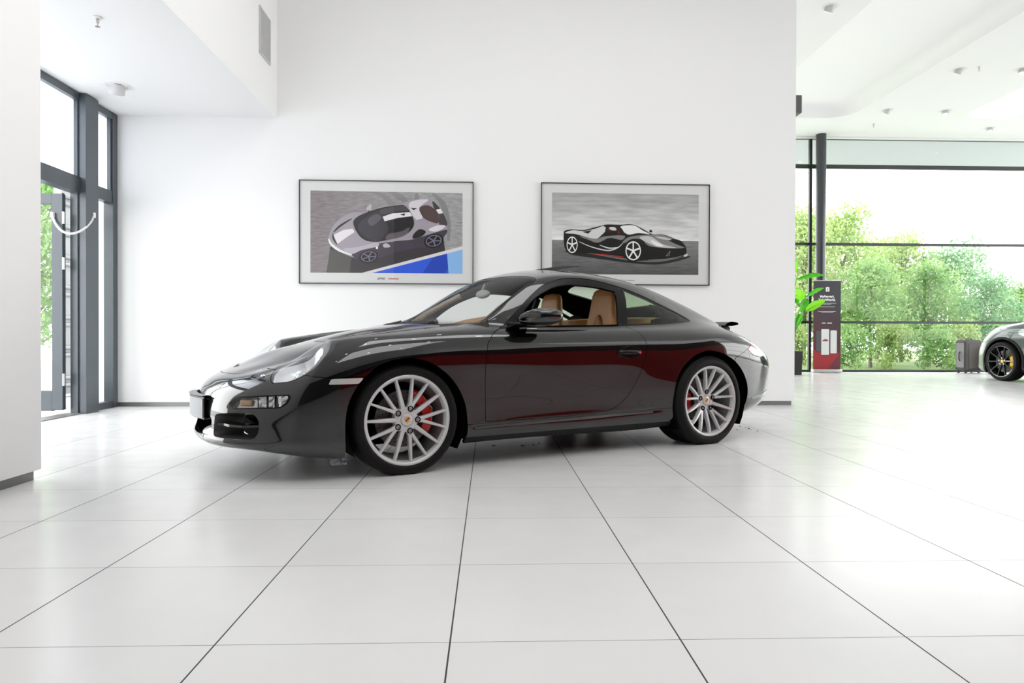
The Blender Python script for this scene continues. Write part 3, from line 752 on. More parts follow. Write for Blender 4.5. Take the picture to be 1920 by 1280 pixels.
# dark inner skin: roof lining, pillars and everything seen through the shut lines
q = skin.moved(-.022)
q = q.cut(sdist(q.side(), FARCH)-.0)[1]; q = q.cut(sdist(q.side(), RARCH))[1]
q = q.cut(np.where(q.V[:, 1] > .3, sdist(q.side(), sm(DLO))+.012, 1))[1]
q = q.cut(sdist(q.plan(), sm(SCREEN))+.02)[1]
q = q.cut(sdist(q.plan(), sm(RW))+.02)[1]
q = q.cut(np.where(q.V[:, 2] > .42, sdist(q.plan(), sm(LAMP))-.004, 1))[1]
for P in (SIGNAL, INTAKE, GRILLE):
    q = q.cut(np.where(q.V[:, 0] < -.4, sdist(q.front(), sm(P))-.004, 1))[1]
q.both().obj('inner_lining', LINER, car, 0)

# ---------------------------------------------------------------- car: lamps, grilles, trim, wheels, cabin
SV = skin.V
def side_y(x, z):
    k = np.where(SV[:, 1] > .25)[0]; d = (SV[k, 0]-x)**2+(SV[k, 2]-z)**2
    i = k[np.argsort(d)[:6]]; w = 1/(np.sort(d)[:6]+1e-6)
    return float((SV[i, 1]*w).sum()/w.sum())
def top_z(x, y):
    k = np.where(skin.N[:, 2] > .3)[0]; d = (SV[k, 0]-x)**2+(SV[k, 1]-abs(y))**2
    i = k[np.argsort(d)[:6]]; w = 1/(np.sort(d)[:6]+1e-6)
    return float((SV[i, 2]*w).sum()/w.sum())
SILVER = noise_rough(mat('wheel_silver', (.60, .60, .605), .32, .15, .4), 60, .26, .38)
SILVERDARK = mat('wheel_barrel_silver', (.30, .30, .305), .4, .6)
TYRE = noise_rough(mat('tyre_rubber', (.004, .004, .004), .6, spec=.22), 80, .5, .75, .3, 500)
RED = mat('caliper_red', (.55, .012, .012), .3, coat=.15)
YELLOW = mat('caliper_yellow', (.85, .50, .01), .3, coat=.6)
DISC = noise_rough(mat('brake_disc_iron', (.11, .11, .11), .4, .8), 40, .35, .5)
GOLD = mat('crest_gold', (.80, .40, .06), .35, .3)
CRESTRED = mat('crest_red', (.55, .03, .02), .4)
REFLECT = mat('lamp_reflector', (.90, .91, .92), .22, .3)
LAMPGREY = mat('lamp_bezel_grey', (.085, .085, .088), .35, .3)
REDLENS = mat('tail_lamp_red', (.45, .015, .02), .08, coat=1., spec=.6)
CLEARLENS = mat('tail_lamp_clear', (.40, .38, .38), .08, coat=1.)
AMBER = mat('amber_bulb', (.85, .35, .06), .3)
def Y(p): return (p[0], -p[1], p[2])          # car frame (y left) to local frame (y right)

# ---- head lamps
def lamp_unit(side):
    f = (lambda q: q.mirrored()) if side else (lambda q: q)
    sg = -1 if side else 1
    root = f(lamp).obj('headlight', LENS, car, 0)
    n = lamp.N.mean(0); n /= np.linalg.norm(n)
    out = sm(LAMP, 6); c2 = out.mean(0)
    P = []
    for x, y in out:
        d = (lamp.V[:, 0]-x)**2+(lamp.V[:, 1]-y)**2
        P.append(lamp.V[d.argmin()])
    P = np.array(P); P = (np.roll(P, 1, 0)+P*2+np.roll(P, -1, 0))/4
    c = P.mean(0); sh = np.array([-.026, -.008, 0.]); sh[2] = -(n[0]*sh[0]+n[1]*sh[1])/n[2]
    def ring(s_, dn): return [Y(((c+sh*min(1, (1-s_)/.2)+(p-c)*s_-n*dn)*[1, sg, 1])) for p in P]
    b = MB(); b.grid([ring(1.0, .003), ring(.97, .005), ring(.86, .010), ring(.84, .02)], closed_v=True)
    b.build('bezel', LAMPGREY, root, smooth=60)
    b = MB(); b.grid([ring(.845, .016), ring(.80, .045), ring(.66, .085), ring(.3, .105), ring(.01, .108)], closed_v=True)
    b.build('reflector', REFLECT, root, smooth=50)
    b = MB()
    nv = Vector((n[0], -n[1]*sg, n[2]))
    for du, r in ((-.035, .052), (.085, .036)):
        q = Vector(Y((c+np.array([du, .02-du*.1, du*.75])-n*.07)*np.array([1, sg, 1])))
        M = nv.to_track_quat('Z', 'Y').to_matrix().to_4x4(); M.translation = q
        b.lathe([(r, -.02), (r*1.05, .0), (r*1.02, .012), (r*.9, .014), (r*.86, .004), (r*.7, .018), (r*.45, .030), (.001, .034)], seg=28, M=M)
    b.build('projector', mat('projector_lens', (.55, .6, .62), .06, .5, 1.), root, smooth=40)
    return root
for sd in (0, 1): lamp_unit(sd)
# ---- front signal lamps, markers, grilles, plate
for sd in (0, 1):
    f = (lambda q: q.mirrored()) if sd else (lambda q: q)
    sg = -1 if sd else 1
    inner_, rim_ = sig.cut(sdist(sig.front(), sm(SIGNAL))+.007)
    root = f(inner_.moved(-.003)).obj('signal_lamp', LENS, car, 0)
    f(rim_.moved(-.001)).obj('signal_rim', GLOSSBLACK, root, .02)
    f(inner_.moved(-.035)).obj('signal_reflector', noise_rough(mat('signal_reflector', (.55, .50, .46), .15, .85), 14, .06, .25, 1., 16), root, 0)
    b = MB(); rows = []; rg = np.random.default_rng(2)
    for i, yy in enumerate(np.linspace(.66, .775, 15)):
        xx = rg.uniform(-.010, .010)
        d = (sig.V[:, 1]-yy)**2; x0 = sig.V[d.argmin(), 0]+.026
        rows.append([Y((x0+xx+rg.uniform(-.004, .004), yy*sg, z)) for z in (.402, .42, .437, .455, .472)])
    b.grid(rows); b.build('facet_reflector', CHROME, root)
    for yy in (.655, .70, .735):
        b = MB(); d = (sig.V[:, 1]-yy)**2; b.box(Y((sig.V[d.argmin(), 0]+.022, yy*sg, .437)), (.03, .004, .066), rot=.5*sg); b.build('divider', LINER, root)
    b = MB(); d = (sig.V[:, 1]-.58)**2; b.box(Y((sig.V[d.argmin(), 0]+.03, .585*sg, .425)), (.02, .075, .035), rot=.75*sg, bevel=.008); b.build('lamp_housing', mat('housing_tan', (.42, .27, .14), .35), root)
    b = MB(); p = Y((-.80+.045, .60*sg, .43))
    b.sphere(p, .016, 2); b.build('amber_bulb', AMBER, root, smooth=180)
    mk = mark.joined(mark2)
    f(mk.moved(.001)).obj('side_marker', mat('marker_lens', (.60, .60, .58), .12, .2, 1.), car, .008)
    # side intake: duct, slat, mesh
    b = MB()
    rim0 = sm(INTAKE, 5)
    def fx(y, z):
        d = (bump.V[:, 1]-y)**2+(bump.V[:, 2]-z)**2+np.where(bump.V[:, 0] > -.4, 9, 0)
        return bump.V[d.argmin(), 0]
    A = [Y((fx(y, z)+.002, y*sg, z)) for y, z in rim0]
    cy, cz = rim0.mean(0)
    B_ = [Y((fx(y, z)*.5-.33, (cy+(y-cy)*.9+.02)*sg, cz+(z-cz)*.82)) for y, z in rim0]
    b.grid([A, B_], closed_v=True)
    root = b.build('air_intake', mat('intake_grey', (.05, .047, .045), .35), car, smooth=50)
    b = MB(); b.poly([Y((-.62, y*sg, z)) for y, z in ((.33, .22), (.72, .22), (.72, .38), (.33, .38))])
    b.build('intake_mesh', mat('mesh_black', (.008, .008, .008), .7), root)
    b = MB()
    pts = [(fx(y, .296)+.012, y) for y in np.linspace(.39, .68, 12)]
    top = [Y((x, y*sg, .305)) for x, y in pts]; bot = [Y((x, y*sg, .292)) for x, y in pts]
    bk = [Y((x+.07, y*sg-.0*sg, .309)) for x, y in pts]; bk2 = [Y((x+.07, y*sg, .297)) for x, y in pts]
    b.grid([top, bot, bk2, bk], closed_u=True)
    b.build('intake_slat', PAINT, root, smooth=30)
b = MB()
b.poly([Y((-.86, y, z)) for y, z in ((.36, .21), (-.36, .21), (-.36, .36), (.36, .36))])
b.build('centre_grille', mat('mesh_black'), car)
b = MB()
def plate_pt(y, z, dx=0): return Y((-1.052+.72*(1-math.cos(y/.80))*1.05+dx, y, z))
ys = np.linspace(-.26, .26, 17)
F0 = [[plate_pt(y, .318) for y in ys], [plate_pt(y, .43) for y in ys], [plate_pt(y, .43, .006) for y in ys], [plate_pt(y, .318, .006) for y in ys]]
b.grid(F0, closed_u=True)
pl = b.build('number_plate', mat('plate_white', (.38, .39, .41), .45), car, smooth=30)
b = MB()
F1 = [[plate_pt(y*1.02, .312, .007) for y in ys], [plate_pt(y*1.02, .436, .007) for y in ys], [plate_pt(y*1.02, .445, -.004) for y in ys], [plate_pt(y*.96, .448, .04) for y in ys], [plate_pt(y*.9, .32, .06) for y in ys]]
b.grid(F1, closed_u=True)
b.build('plate_holder', mat('plate_holder_grey', (.10, .10, .11), .3), pl, smooth=30)
b = MB(); b.box(Y((-.965, 0, .37)), (.09, .40, .11), bevel=.01); b.build('plate_bracket', BLACK, car)
# badge and washer caps
b = MB(); M = Matrix.Translation(Y((-.80, 0, top_z(-.80, 0)+.001))) @ Matrix.Rotation(-.62, 4, 'Y')
b.lathe([(.001, .0015), (.024, .001), (.027, -.001)], seg=12, M=M @ Matrix.Diagonal((1.15, .9, 1, 1))); b.build('bonnet_badge', mat('badge_dark_gold', (.10, .06, .02), .4), car, smooth=30)
for sd in (1, -1):
    b = MB(); x, y = -.742, .60; b.sphere(Y((x, y*sd, top_z(x, y)+.004)), .012, 2, (1.2, 1, .8)); b.build('washer_cap', CHROME, car, smooth=180)
# ---- tail lamps, rear trim
for sd in (0, 1):
    f = (lambda q: q.mirrored()) if sd else (lambda q: q)
    tl = tail.moved(.002)
    r_, c_ = tl.cut(tl.V[:, 0]-2.905-.25*(tl.V[:, 2]-.69)+.0)
    root = f(r_).obj('tail_lamp', REDLENS, car, .02)
    f(c_).obj('clear_lens', CLEARLENS, root, .02)
    d = sdist(rbump.side(), [(2.82, .318), (2.95, .335), (3.10, .358), (3.20, .375), (3.20, .352), (3.10, .335), (2.95, .315), (2.84, .308)])
    f(rbump.cut(d)[0].moved(.003)).obj('bumper_reflector', mat('reflector_dark', (.03, .05, .055), .1, coat=1.), car, .004)
b = MB()
xs = np.linspace(-.56, .56, 25); R_ = []
for y in xs:
    e = 1-abs(y/.56)**6*.6; bow = .05*(y/.56)**2
    x0, x1 = 2.875-.02+bow*.6, 3.125-bow*1.6
    R_.append([Y((x0, y, .885)), Y((x0+.03, y, .905+.006*e)), Y(((x0+x1)/2, y, .918*1+.004*e-.002)), Y((x1-.015, y, .912)), Y((x1, y, .906)), Y((x1, y, .894)), Y((x1-.06, y, .884)), Y(((x0+x1)/2, y, .880))])
b.grid(R_, closed_v=True)
b.bm.faces.ensure_lookup_table()
for R in (0, -1): pass
sp = b.build('rear_spoiler', PAINT, car, smooth=40)
b = MB()
for y in (-.40, .40): b.box(Y((3.0, y, .868)), (.12, .10, .05), bevel=.012)
b.box(Y((2.97, 0, .855)), (.16, .95, .05), bevel=.015)
b.build('spoiler_support', BLACK, sp)
b = MB()
for sd in (1, -1):
    for dy in (.20, .30): b.lathe([(.034, 0), (.042, 0), (.042, .14), (.034, .14)], (3.26, dy*sd, .235), 'x', 20)
b.bm.free()
for sd in (1, -1):
    for dy in (.20, .30):
        b = MB(); b.lathe([(.034, 0), (.042, 0), (.042, .14), (.034, .14)], (3.26, dy*sd, .235), 'x', 20); b.build('exhaust_tip', CHROME, car, smooth=40)
# ---- sunroof tilted open
b = MB(); rows = []
for x in np.linspace(1.30, 1.60, 10):
    lift = -.010+.056*((x-1.30)/.30)
    rows.append([Y((x, y, top_z(x, y)+lift)) for y in np.linspace(-.335, .335, 13)])
V_ = b.grid(rows)
bmesh.ops.solidify(b.bm, geom=b.bm.faces[:], thickness=.012)
b.build('sunroof_panel', BLACK, car, smooth=40)
# ---- mirrors
for sd in (1, -1):
    b = MB(); rows = []
    C0 = Vector((.835, .915, .905))
    for i in range(13):
        t = i/12; a = t*PI
        # closed shell: nose forward, flat mirror face rearwards
        r = [(0, .0), (.03, .55), (.08, .80), (.2, .95), (.4, 1.0), (.62, .99), (.8, .95), (.92, .90), (1., .86)]
        pass
    prof = [(-.125, .02), (-.118, .30), (-.10, .52), (-.07, .74), (-.035, .90), (0, .985), (.035, 1.0), (.06, .985), (.08, .95), (.088, .90)]
    for dx, s_ in prof:
        ring_ = []
        for k in range(28):
            a = 2*PI*k/28; ca, sa = math.cos(a), math.sin(a)
            yy = .125*np.sign(ca)*abs(ca)**.8; zz = .062*np.sign(sa)*abs(sa)**.8*(1.0 if sa > 0 else .78)
            # outer end is rounder and swept back
            sweep = .05*(yy/.125)**2*(1 if yy > 0 else .4)
            ring_.append(Y((C0.x+dx+sweep*(1-s_*.3)*.8, (C0.y+yy*s_-.02*(1-s_))*sd, C0.z+zz*s_-.012*(1-s_)+.012*(yy/.125)*s_)))
        rows.append(ring_)
    b.grid(rows, closed_v=True)
    b.bm.faces.new([v for v in b.bm.verts[:28]]) if False else None
    root = b.build('wing_mirror', PAINT, car, smooth=60)
    b = MB(); rg = [Vector(p) for p in rows[-1]]; c = sum(rg, Vector())/28
    b.poly([c+(p-c)*.97+Vector((-.006, 0, 0)) for p in rg]); b.build('mirror_glass', mat('mirror_silver', (.75, .77, .8), .02, 1.), root)
    b = MB()
    b.prism([Y((.70, .765*sd, .842)), Y((.86, .755*sd, .852)), Y((.83, .83*sd, .866)), Y((.745, .835*sd, .872))], (0, 0, .022))
    b.box(Y((.775, .80*sd, .872)), (.10, .13, .018), rot=.2*sd, bevel=.006)
    b.build('mirror_foot', BLACK, root)
    b = MB()
    tri = [(.665, .848), (.735, .8515), (.842, .928), (.835, .948), (.76, .905)]
    b.prism([Y((x, (side_y(x, z)-.012)*sd, z)) for x, z in tri], (0, -.012*sd*-1, 0)); b.build('mirror_sail', BLACK, car)
# ---- door handles
for sd in (1, -1):
    b = MB(); el = []
    for k in range(40):
        a = 2*PI*k/40; ca, sa = math.cos(a), math.sin(a)
        x = 1.605+.103*ca; z = .683+.041*sa*(1-.25*(ca < 0)*abs(ca)); el.append((x, z))
    c = np.mean(el, 0)
    def hr(s_, o): return [Y((c[0]+(x-c[0])*s_, (side_y(x, z)+o)*sd, c[1]+(z-c[1])*s_)) for x, z in el]
    b.grid([hr(1.0, .0005), hr(1.0, .006), hr(.95, .007), hr(.9, .003), hr(.6, .0012), hr(.05, .001)], closed_v=True)
    root = b.build('door_handle', GLOSSBLACK, car, smooth=50)
    b = MB(); rows = []
    for x in np.linspace(1.515, 1.685, 12):
        t = (x-1.6)/.085; h = .017*(1-.25*t*t); y0 = side_y(x, .683)+.012+.012*(1-t*t)
        rows.append([Y((x, (y0-.012)*sd, .684+h)), Y((x, y0*sd, .684+h*.8)), Y((x, (y0+.005)*sd, .684)), Y((x, y0*sd, .684-h*.8)), Y((x, (y0-.012)*sd, .684-h))])
    b.grid(rows); bmesh.ops.solidify(b.bm, geom=b.bm.faces[:], thickness=.004)
    b.build('handle_grip', PAINT, root, smooth=60)
    b = MB(); b.lathe([(.001, .0), (.009, .0)], Y((1.683, (side_y(1.683, .683)+.020)*sd, .683)), 'y', 16); b.build('lock_button', mat('lock_red', (.7, .05, .03), .4), root)
# ---- wipers, aerial details on the cowl
b = MB()
for (x0, y0, x1, y1) in ((.285, .02, .345, .36), (.30, -.52, .29, -.06)):
    p0 = Vector(Y((x0, y0, top_z(x0, y0)-.002))); p1 = Vector(Y((x1, y1, top_z(x1, y1)+.002)))
    b.tube([p0, p0.lerp(p1, .5)+Vector((0, 0, .005)), p1], .005, 6)
    q0 = p0.lerp(p1, .3)+Vector((.015, 0, .008)); q1 = p1+Vector((.02, 0, .008))
    b.tube([q0, q1], .005, 6)
b.build('wipers', BLACK, car)
# ---- underside and wheel houses
b = MB()
for x0, x1, w in ((-.70, -.40, .50), (-.40, .42, .50), (.42, 1.97, .79), (1.97, 2.78, .50), (2.78, 3.02, .62)):
    b.box(((x0+x1)/2, 0, .205), (x1-x0, 2*w, .10))
b.build('underbody', LINER, car)
for xc, zc, r, yo in ((.008, .31, .362, .845), (2.38, .318, .376, .88)):
    for sd in (1, -1):
        b = MB(); rows = []
        for k in range(25):
            a = -.55+(PI+1.1)*k/24
            rows.append([(xc+r*math.cos(a), -sd*y, zc+r*math.sin(a)) for y in (.45, yo)])
        b.grid(rows)
        b.poly([(xc+r*math.cos(-.55+(PI+1.1)*k/24), -sd*.45, zc+r*math.sin(-.55+(PI+1.1)*k/24)) for k in range(25)])
        b.build('wheel_house', LINER, car)
# ---- wheels
def crest_mesh(b, h):
    """small shield of gold with red and black bars; b in the wheel frame, face towards -y"""
    sh = [(-.014, .016), (-.006, .0175), (0, .0185), (.006, .0175), (.014, .016), (.0155, .004), (.012, -.010), (0, -.019), (-.012, -.010), (-.0155, .004)]
    b.poly([(x, -h, z) for x, z in sh], 1)
    def rect(x0, z0, x1, z1, mi, o=.0004): b.poly([(x0, -h-o, z0), (x1, -h-o, z0), (x1, -h-o, z1), (x0, -h-o, z1)], mi)
    for i, mi in enumerate((2, 3, 2)):
        rect(.002, .011-.004*i, .013, .0145-.004*i, mi); rect(-.012, -.001-.004*i, -.002, .0025-.004*i, mi)
    rect(-.003, -.001, .003, .006, 3, .0008)
def wheel_mesh(dish, W, five=0.):
    """rim with fifteen spokes, axle along y, outer face at y = 0 looking to -y"""
    b = MB()
    b.lathe([(.2585, .010), (.260, .003), (.2595, -.002), (.256, -.0045), (.249, -.0045), (.243, -.001), (.239, .006), (.2375, .016), (.234, .022), (.232, .04)], axis='y', seg=96)
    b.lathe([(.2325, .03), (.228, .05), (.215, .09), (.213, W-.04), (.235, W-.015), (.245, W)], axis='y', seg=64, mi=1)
    def hface(r):                      # depth of the spoke face below the rim plane
        t = min(1, max(0, (r-.05)/(.236-.05)))
        return dish*(1-t)**1.5+.003*(1-t)
    def spoke(path, w0, w1, th0, th1):
        rows = []; n = len(path)
        for i, (x, z) in enumerate(path):
            a = Vector(path[min(i+1, n-1)])-Vector(path[max(i-1, 0)]); a.normalize(); nx, nz = -a.y, a.x
            r = math.hypot(x, z); t = i/(n-1); w = w0+(w1-w0)*t; th = th0+(th1-th0)*t; y = hface(r)
            rows.append([(x+nx*w, y+th, z+nz*w), (x+nx*w*.96, y+.004, z+nz*w*.96), (x+nx*w*.62, y, z+nz*w*.62), (x-nx*w*.62, y, z-nz*w*.62), (x-nx*w*.96, y+.004, z-nz*w*.96), (x-nx*w, y+th, z-nz*w)])
        b.grid(rows, closed_v=True)
    for k in range(5):
        a = five+k*2*PI/5
        def pol(r, da): return (r*math.cos(a+da), r*math.sin(a+da))
        # bolt direction is a; single spoke half way to the next bolt
        h = PI/5
        spoke([pol(r, h) for r in np.linspace(.045, .243, 12)], .0140, .0070, .035, .024)
        for s_ in (1, -1):
            p0 = Vector(pol(.100, s_*math.radians(5.2))); p1 = Vector(pol(.243, s_*math.radians(12)))
            q0 = Vector(pol(.055, s_*math.radians(4.)))
            pts = [q0, q0.lerp(p0, .5), p0]+[p0.lerp(p1, i/8) for i in range(1, 9)]
            spoke([tuple(p) for p in pts], .0108, .0068, .034, .024)
        # web where the pair meets round the bolt
        pts = [pol(.058, -.32), pol(.082, -.22), pol(.108, -.06), pol(.108, .06), pol(.082, .22), pol(.058, .32)]
        y0 = hface(.08)+.003
        A, B = b.prism([(x, y0, z) for x, z in pts], (0, .03, 0))
    y0 = hface(.062)-.0012
    b.lathe([(.0365, y0+.004), (.038, y0+.001), (.05, y0-.0005), (.066, y0+.001), (.072, y0+.008), (.075, y0+.045), (.001, y0+.045)], axis='y', seg=40)
    return b, y0, hface(.081)-.0015
def build_wheel(name, x, yo, zc, dish, W, R, five, sd, label=None, caliper=None, disc_r=.165, cal_ang=(-.5, 1.15), mats=None):
    b, y0, yb = wheel_mesh(dish, W, five)
    mr = mats or [SILVER, SILVERDARK]
    w = b.build(name, mr, car if mats is None else None, smooth=35)
    w.location = (x, -yo*sd, zc); w.rotation_euler = (0, 0, 0 if sd > 0 else PI)
    b = MB()
    b.lathe([(.252, .02), (.2565, .006), (.262, -.004), (.272, -.009), (.288, -.010), (.303, -.006), (.313, .006), (R-.004, .018), (R, .034),
             (R, .058), (R-.006, .060), (R-.006, .067), (R, .069), (R, W*.5-.004), (R-.006, W*.5-.002), (R-.006, W*.5+.006), (R, W*.5+.008),
             (R, W-.07), (R-.006, W-.068), (R-.006, W-.06), (R, W-.058), (R, W-.03), (R-.006, W-.01), (.30, W+.006), (.27, W+.004), (.252, W-.02)], axis='y', seg=96)
    for v in b.bm.verts:
        if v.co.z < -zc: v.co.z = -zc+.0005
    b.build('tyre', TYRE, w, smooth=35)
    b = MB()
    b.lathe([(.036, y0+.004), (.0355, y0-.001), (.033, y0-.0035), (.02, y0-.0055), (.0, y0-.006)], axis='y', seg=36)
    crest_mesh(b, -(y0-.0068))
    b.build('centre_cap', [SILVER, GOLD, CRESTRED, GLOSSBLACK] if mats is None else [YELLOW]*4, w, smooth=40)
    for k in range(5):
        a = five+k*2*PI/5; c = (.066*math.cos(a), 0, .066*math.sin(a))
        b = MB()
        b.lathe([(.0172, yb+.010), (.0172, yb-.0005), (.0166, yb-.0020), (.0125, yb-.0020), (.0118, yb+.005), (.0, yb+.005)], c, 'y', 24)
        b.lathe([(.0074, yb+.005), (.0074, yb-.0015), (.006, yb-.0028), (.0036, yb-.0028), (.0032, yb-.001), (0, yb-.001)], c, 'y', 6, mi=1)
        b.build('lug_nut', [LINER, mat('nut_grey', (.35, .35, .35), .35, .8)], w, smooth=30)
    b = MB()
    yd = y0+.075
    b.lathe([(.075, yd-.03), (.085, yd-.03), (.088, yd), (disc_r, yd), (disc_r+.002, yd+.012), (disc_r, yd+.03), (.09, yd+.03)], axis='y', seg=64)
    for k in range(18):
        for i, r in enumerate((.105, .122, .139, .155)):
            a = 2*PI*(k+i*.3)/18; rr = .0035
            b.poly([(r*math.cos(a)+rr*math.cos(q), yd-.0006, r*math.sin(a)+rr*math.sin(q)) for q in np.linspace(0, 2*PI, 9)[:-1]], 1)
    b.build('brake_disc', [DISC, LINER], w, smooth=40)
    # six-pot caliper: chunky arc with two cheeks
    b = MB(); a0, a1 = cal_ang
    rows = []
    n = 25
    for i in range(n):
        t = i/(n-1); a = a0+(a1-a0)*t; ca, sa = math.cos(a), math.sin(a)
        e = 1-.18*(abs(2*t-1)**6); bulge = .006*(abs(math.sin(t*PI*3))**.7)
        ri, ro = .112+.012*(1-e)*5, disc_r+.018*e
        rows.append([(r*ca, y, r*sa) for r, y in ((ri, yd-.01), (ri+.004, yd-.030-bulge), ((ri+ro)/2, yd-.036-bulge), (ro-.012, yd-.032-bulge), (ro, yd-.018), (ro, yd+.04), (ri, yd+.04))])
    V_ = b.grid(rows, closed_v=True)
    for r_ in (V_[0], V_[-1]): b.bm.faces.new(r_)
    b.tube([(.172*math.cos(a0+.35), yd-.034, .172*math.sin(a0+.35)), (.180*math.cos((a0+a1)/2), yd-.040, .180*math.sin((a0+a1)/2)), (.172*math.cos(a1-.35), yd-.034, .172*math.sin(a1-.35))], .003, 6, mi=1)
    b.build('brake_caliper', [caliper or RED, mat('brake_pipe', (.5, .5, .5), .3, .8)], w, smooth=40)
    return w
for sd in (1, -1):
    build_wheel('wheel', 0, .857, .3105, .020, .225, .3225, math.radians(-1) if sd > 0 else .3, sd, cal_ang=(-.55, 1.2) if sd > 0 else (PI-1.2, PI+.55))
    build_wheel('wheel', 2.35, .917, .3182, .050, .29, .3325, math.radians(90) if sd > 0 else .8, sd, disc_r=.160, cal_ang=(PI-.42, PI+.42) if sd > 0 else (-.42, .42))
# ---- cabin
def seat(yc):
    b = MB(); rows = []
    #            z, half width, front x, back x
    prof = [(.30, .22, 1.62, 1.70), (.40, .24, 1.62, 1.72), (.52, .255, 1.645, 1.745), (.64, .262, 1.68, 1.775), (.74, .255, 1.705, 1.80), (.82, .225, 1.725, 1.815),
            (.90, .175, 1.74, 1.825), (.97, .145, 1.752, 1.830), (1.04, .138, 1.757, 1.832), (1.10, .134, 1.760, 1.830), (1.135, .120, 1.768, 1.825), (1.152, .085, 1.78, 1.815), (1.156, .02, 1.79, 1.805)]
    zz = np.array([p[0] for p in prof]); ts = np.linspace(0, 1, 40)
    zi = np.concatenate([np.linspace(.30, 1.08, 26), np.linspace(1.09, 1.156, 12)])
    for z in zi:
        w, xf, xb = (np.interp(z, zz, [p[i] for p in prof]) for i in (1, 2, 3))
        r = []
        wing = .05*max(0, 1-abs((z-.62)/.28)**2) if z < .9 else .018*(1-min(1, abs(z-.98)/.14))
        for k in range(28):
            a = 2*PI*k/28; ca, sa = math.cos(a), math.sin(a)
            x = (xf+xb)/2+(xb-xf)/2*np.sign(ca)*abs(ca)**.7; y = w*np.sign(sa)*abs(sa)**.75
            if ca < 0: x -= wing*(abs(y)/w)**3
            r.append((x, -(yc+y), z))
        rows.append(r)
    b.grid(rows, closed_v=True); b.bm.faces.new(b.bm.verts[:28]) if False else None
    root = b.build('seat', TAN, car, smooth=60)
    b = MB(); b.box((1.40, -yc, .36), (.52, .50, .13), bevel=.045, seg=4); b.build('seat_cushion', TAN, root, smooth=60)
    b = MB(); rows = []
    for z in np.linspace(.66, .955, 10):      # padded arch on the backrest front
        t = (z-.66)/.295; w = .105*(1-t**2.2*.95)+.004
        xf = np.interp(z, zz, [p[2] for p in prof])
        rows.append([(xf-.020*math.sin(PI*i/8)**.6-.002, -(yc+w*math.cos(PI*i/8)), z) for i in range(9)])
    b.grid(rows); b.build('lumbar_pad', noise_rough(mat('tan_leather_dark', (.30, .13, .035), .45), 30, .38, .55), root, smooth=70)
    return root
seat(.36); seat(-.36)
b = MB(); rows = []
for y in np.linspace(-.70, .70, 33):
    hump = .052*math.exp(-((y-.40)/.21)**2)
    rows.append([(.46, -y, .80), (.50+.25*(abs(y)/.7)**2*.4, -y, .862), (.62, -y, .875+hump*.6), (.74, -y, .875+hump), (.82, -y, .862+hump*.8), (.86, -y, .80), (.84, -y, .62)])
b.grid(rows); b.build('dashboard', TAN, car, smooth=60)
b = MB()
Mw = Matrix.Translation((.96, -.36, .77)) @ Matrix.Rotation(-1.15, 4, 'Y')
b.tube([Mw @ Vector((.18*math.cos(a), .18*math.sin(a), 0)) for a in np.linspace(0, 2*PI, 41)[:-1]], .016, 10, True)
b.sphere(Mw @ Vector((0, 0, -.03)), .06, 3, (1, 1, .5), M=Matrix.Rotation(-1.15, 3, 'Y'))
for a in (.2, PI-.2, 1.5*PI): b.tube([Mw @ Vector((.05*math.cos(a), .05*math.sin(a), -.02)), Mw @ Vector((.17*math.cos(a), .17*math.sin(a), 0))], .014, 6)
b.build('steering_wheel', BLACK, car, smooth=60)
for sd in (1, -1):
    b = MB(); rows = []
    for x in np.linspace(.72, 1.70, 14):
        rows.append([(x, -sd*.725, .862+(x-1.1)*.016), (x, -sd*.69, .852+(x-1.1)*.014), (x, -sd*.675, .80), (x, -sd*.70, .62), (x, -sd*.72, .30)])
    b.grid(rows); b.build('door_lining', TAN, car, smooth=60)
b = MB(); rows = []
for y in np.linspace(-.66, .66, 23):
    s_ = 1-abs(y/.66)**4*.5
    rows.append([(1.93, -y, .55), (1.97, -y, .84), (2.0, -y, .905+.025*s_), (2.10, -y, .925+.02*s_), (2.40, -y, .915+.02*s_)])
b.grid(rows); b.build('rear_bench', TAN, car, smooth=60)
b = MB(); b.box((2.2, 0, .50), (.02, 1.2, .6)); b.box((1.3, 0, .28), (2.0, 1.4, .04)); b.box((.5, 0, .5), (.02, 1.3, .6)); b.build('cabin_floor', LINER, car)
for sd in (1, -1):
    b = MB(); b.sphere((2.20, -sd*.57, .925), .075, 3, (1.3, .6, .8)); b.tube([(2.16, -sd*.60, .95), (2.02, -sd*.62, 1.02)], .016, 6); b.build('seat_belt_guide', BLACK, car, smooth=180)
    # belt pillar inside and upper anchor
    b = MB(); b.tube([(1.74, -sd*.655, .80), (1.77, -sd*.60, 1.05), (1.78, -sd*.565, 1.12)], [.035, .03, .03], 8); b.build('pillar_lining', BLACK, car, smooth=60)
    # light screen-pillar lining
    b = MB(); A = [(.60, .655, .885), (.74, .62, .985), (.88, .575, 1.065), (1.0, .54, 1.13)]
    b.tube([Y((x, y*sd-.02*sd, z-.012)) for x, y, z in A], .022, 8); b.build('screen_pillar_lining', mat('pillar_beige', (.45, .38, .30), .7), car, smooth=60)
b = MB(); b.sphere((.935, 0, 1.105), .03, 3, (.8, 3.6, 1.1)); b.tube([(.93, 0, 1.13), (.96, 0, 1.19)], .012, 8); b.build('rear_view_mirror', mat('mirror_housing', (.35, .35, .34), .4), car, smooth=180)
# plastic film hanging below the bumper
b = MB(); random.seed(3); c = Vector(car_world(-.34, .70, .085))

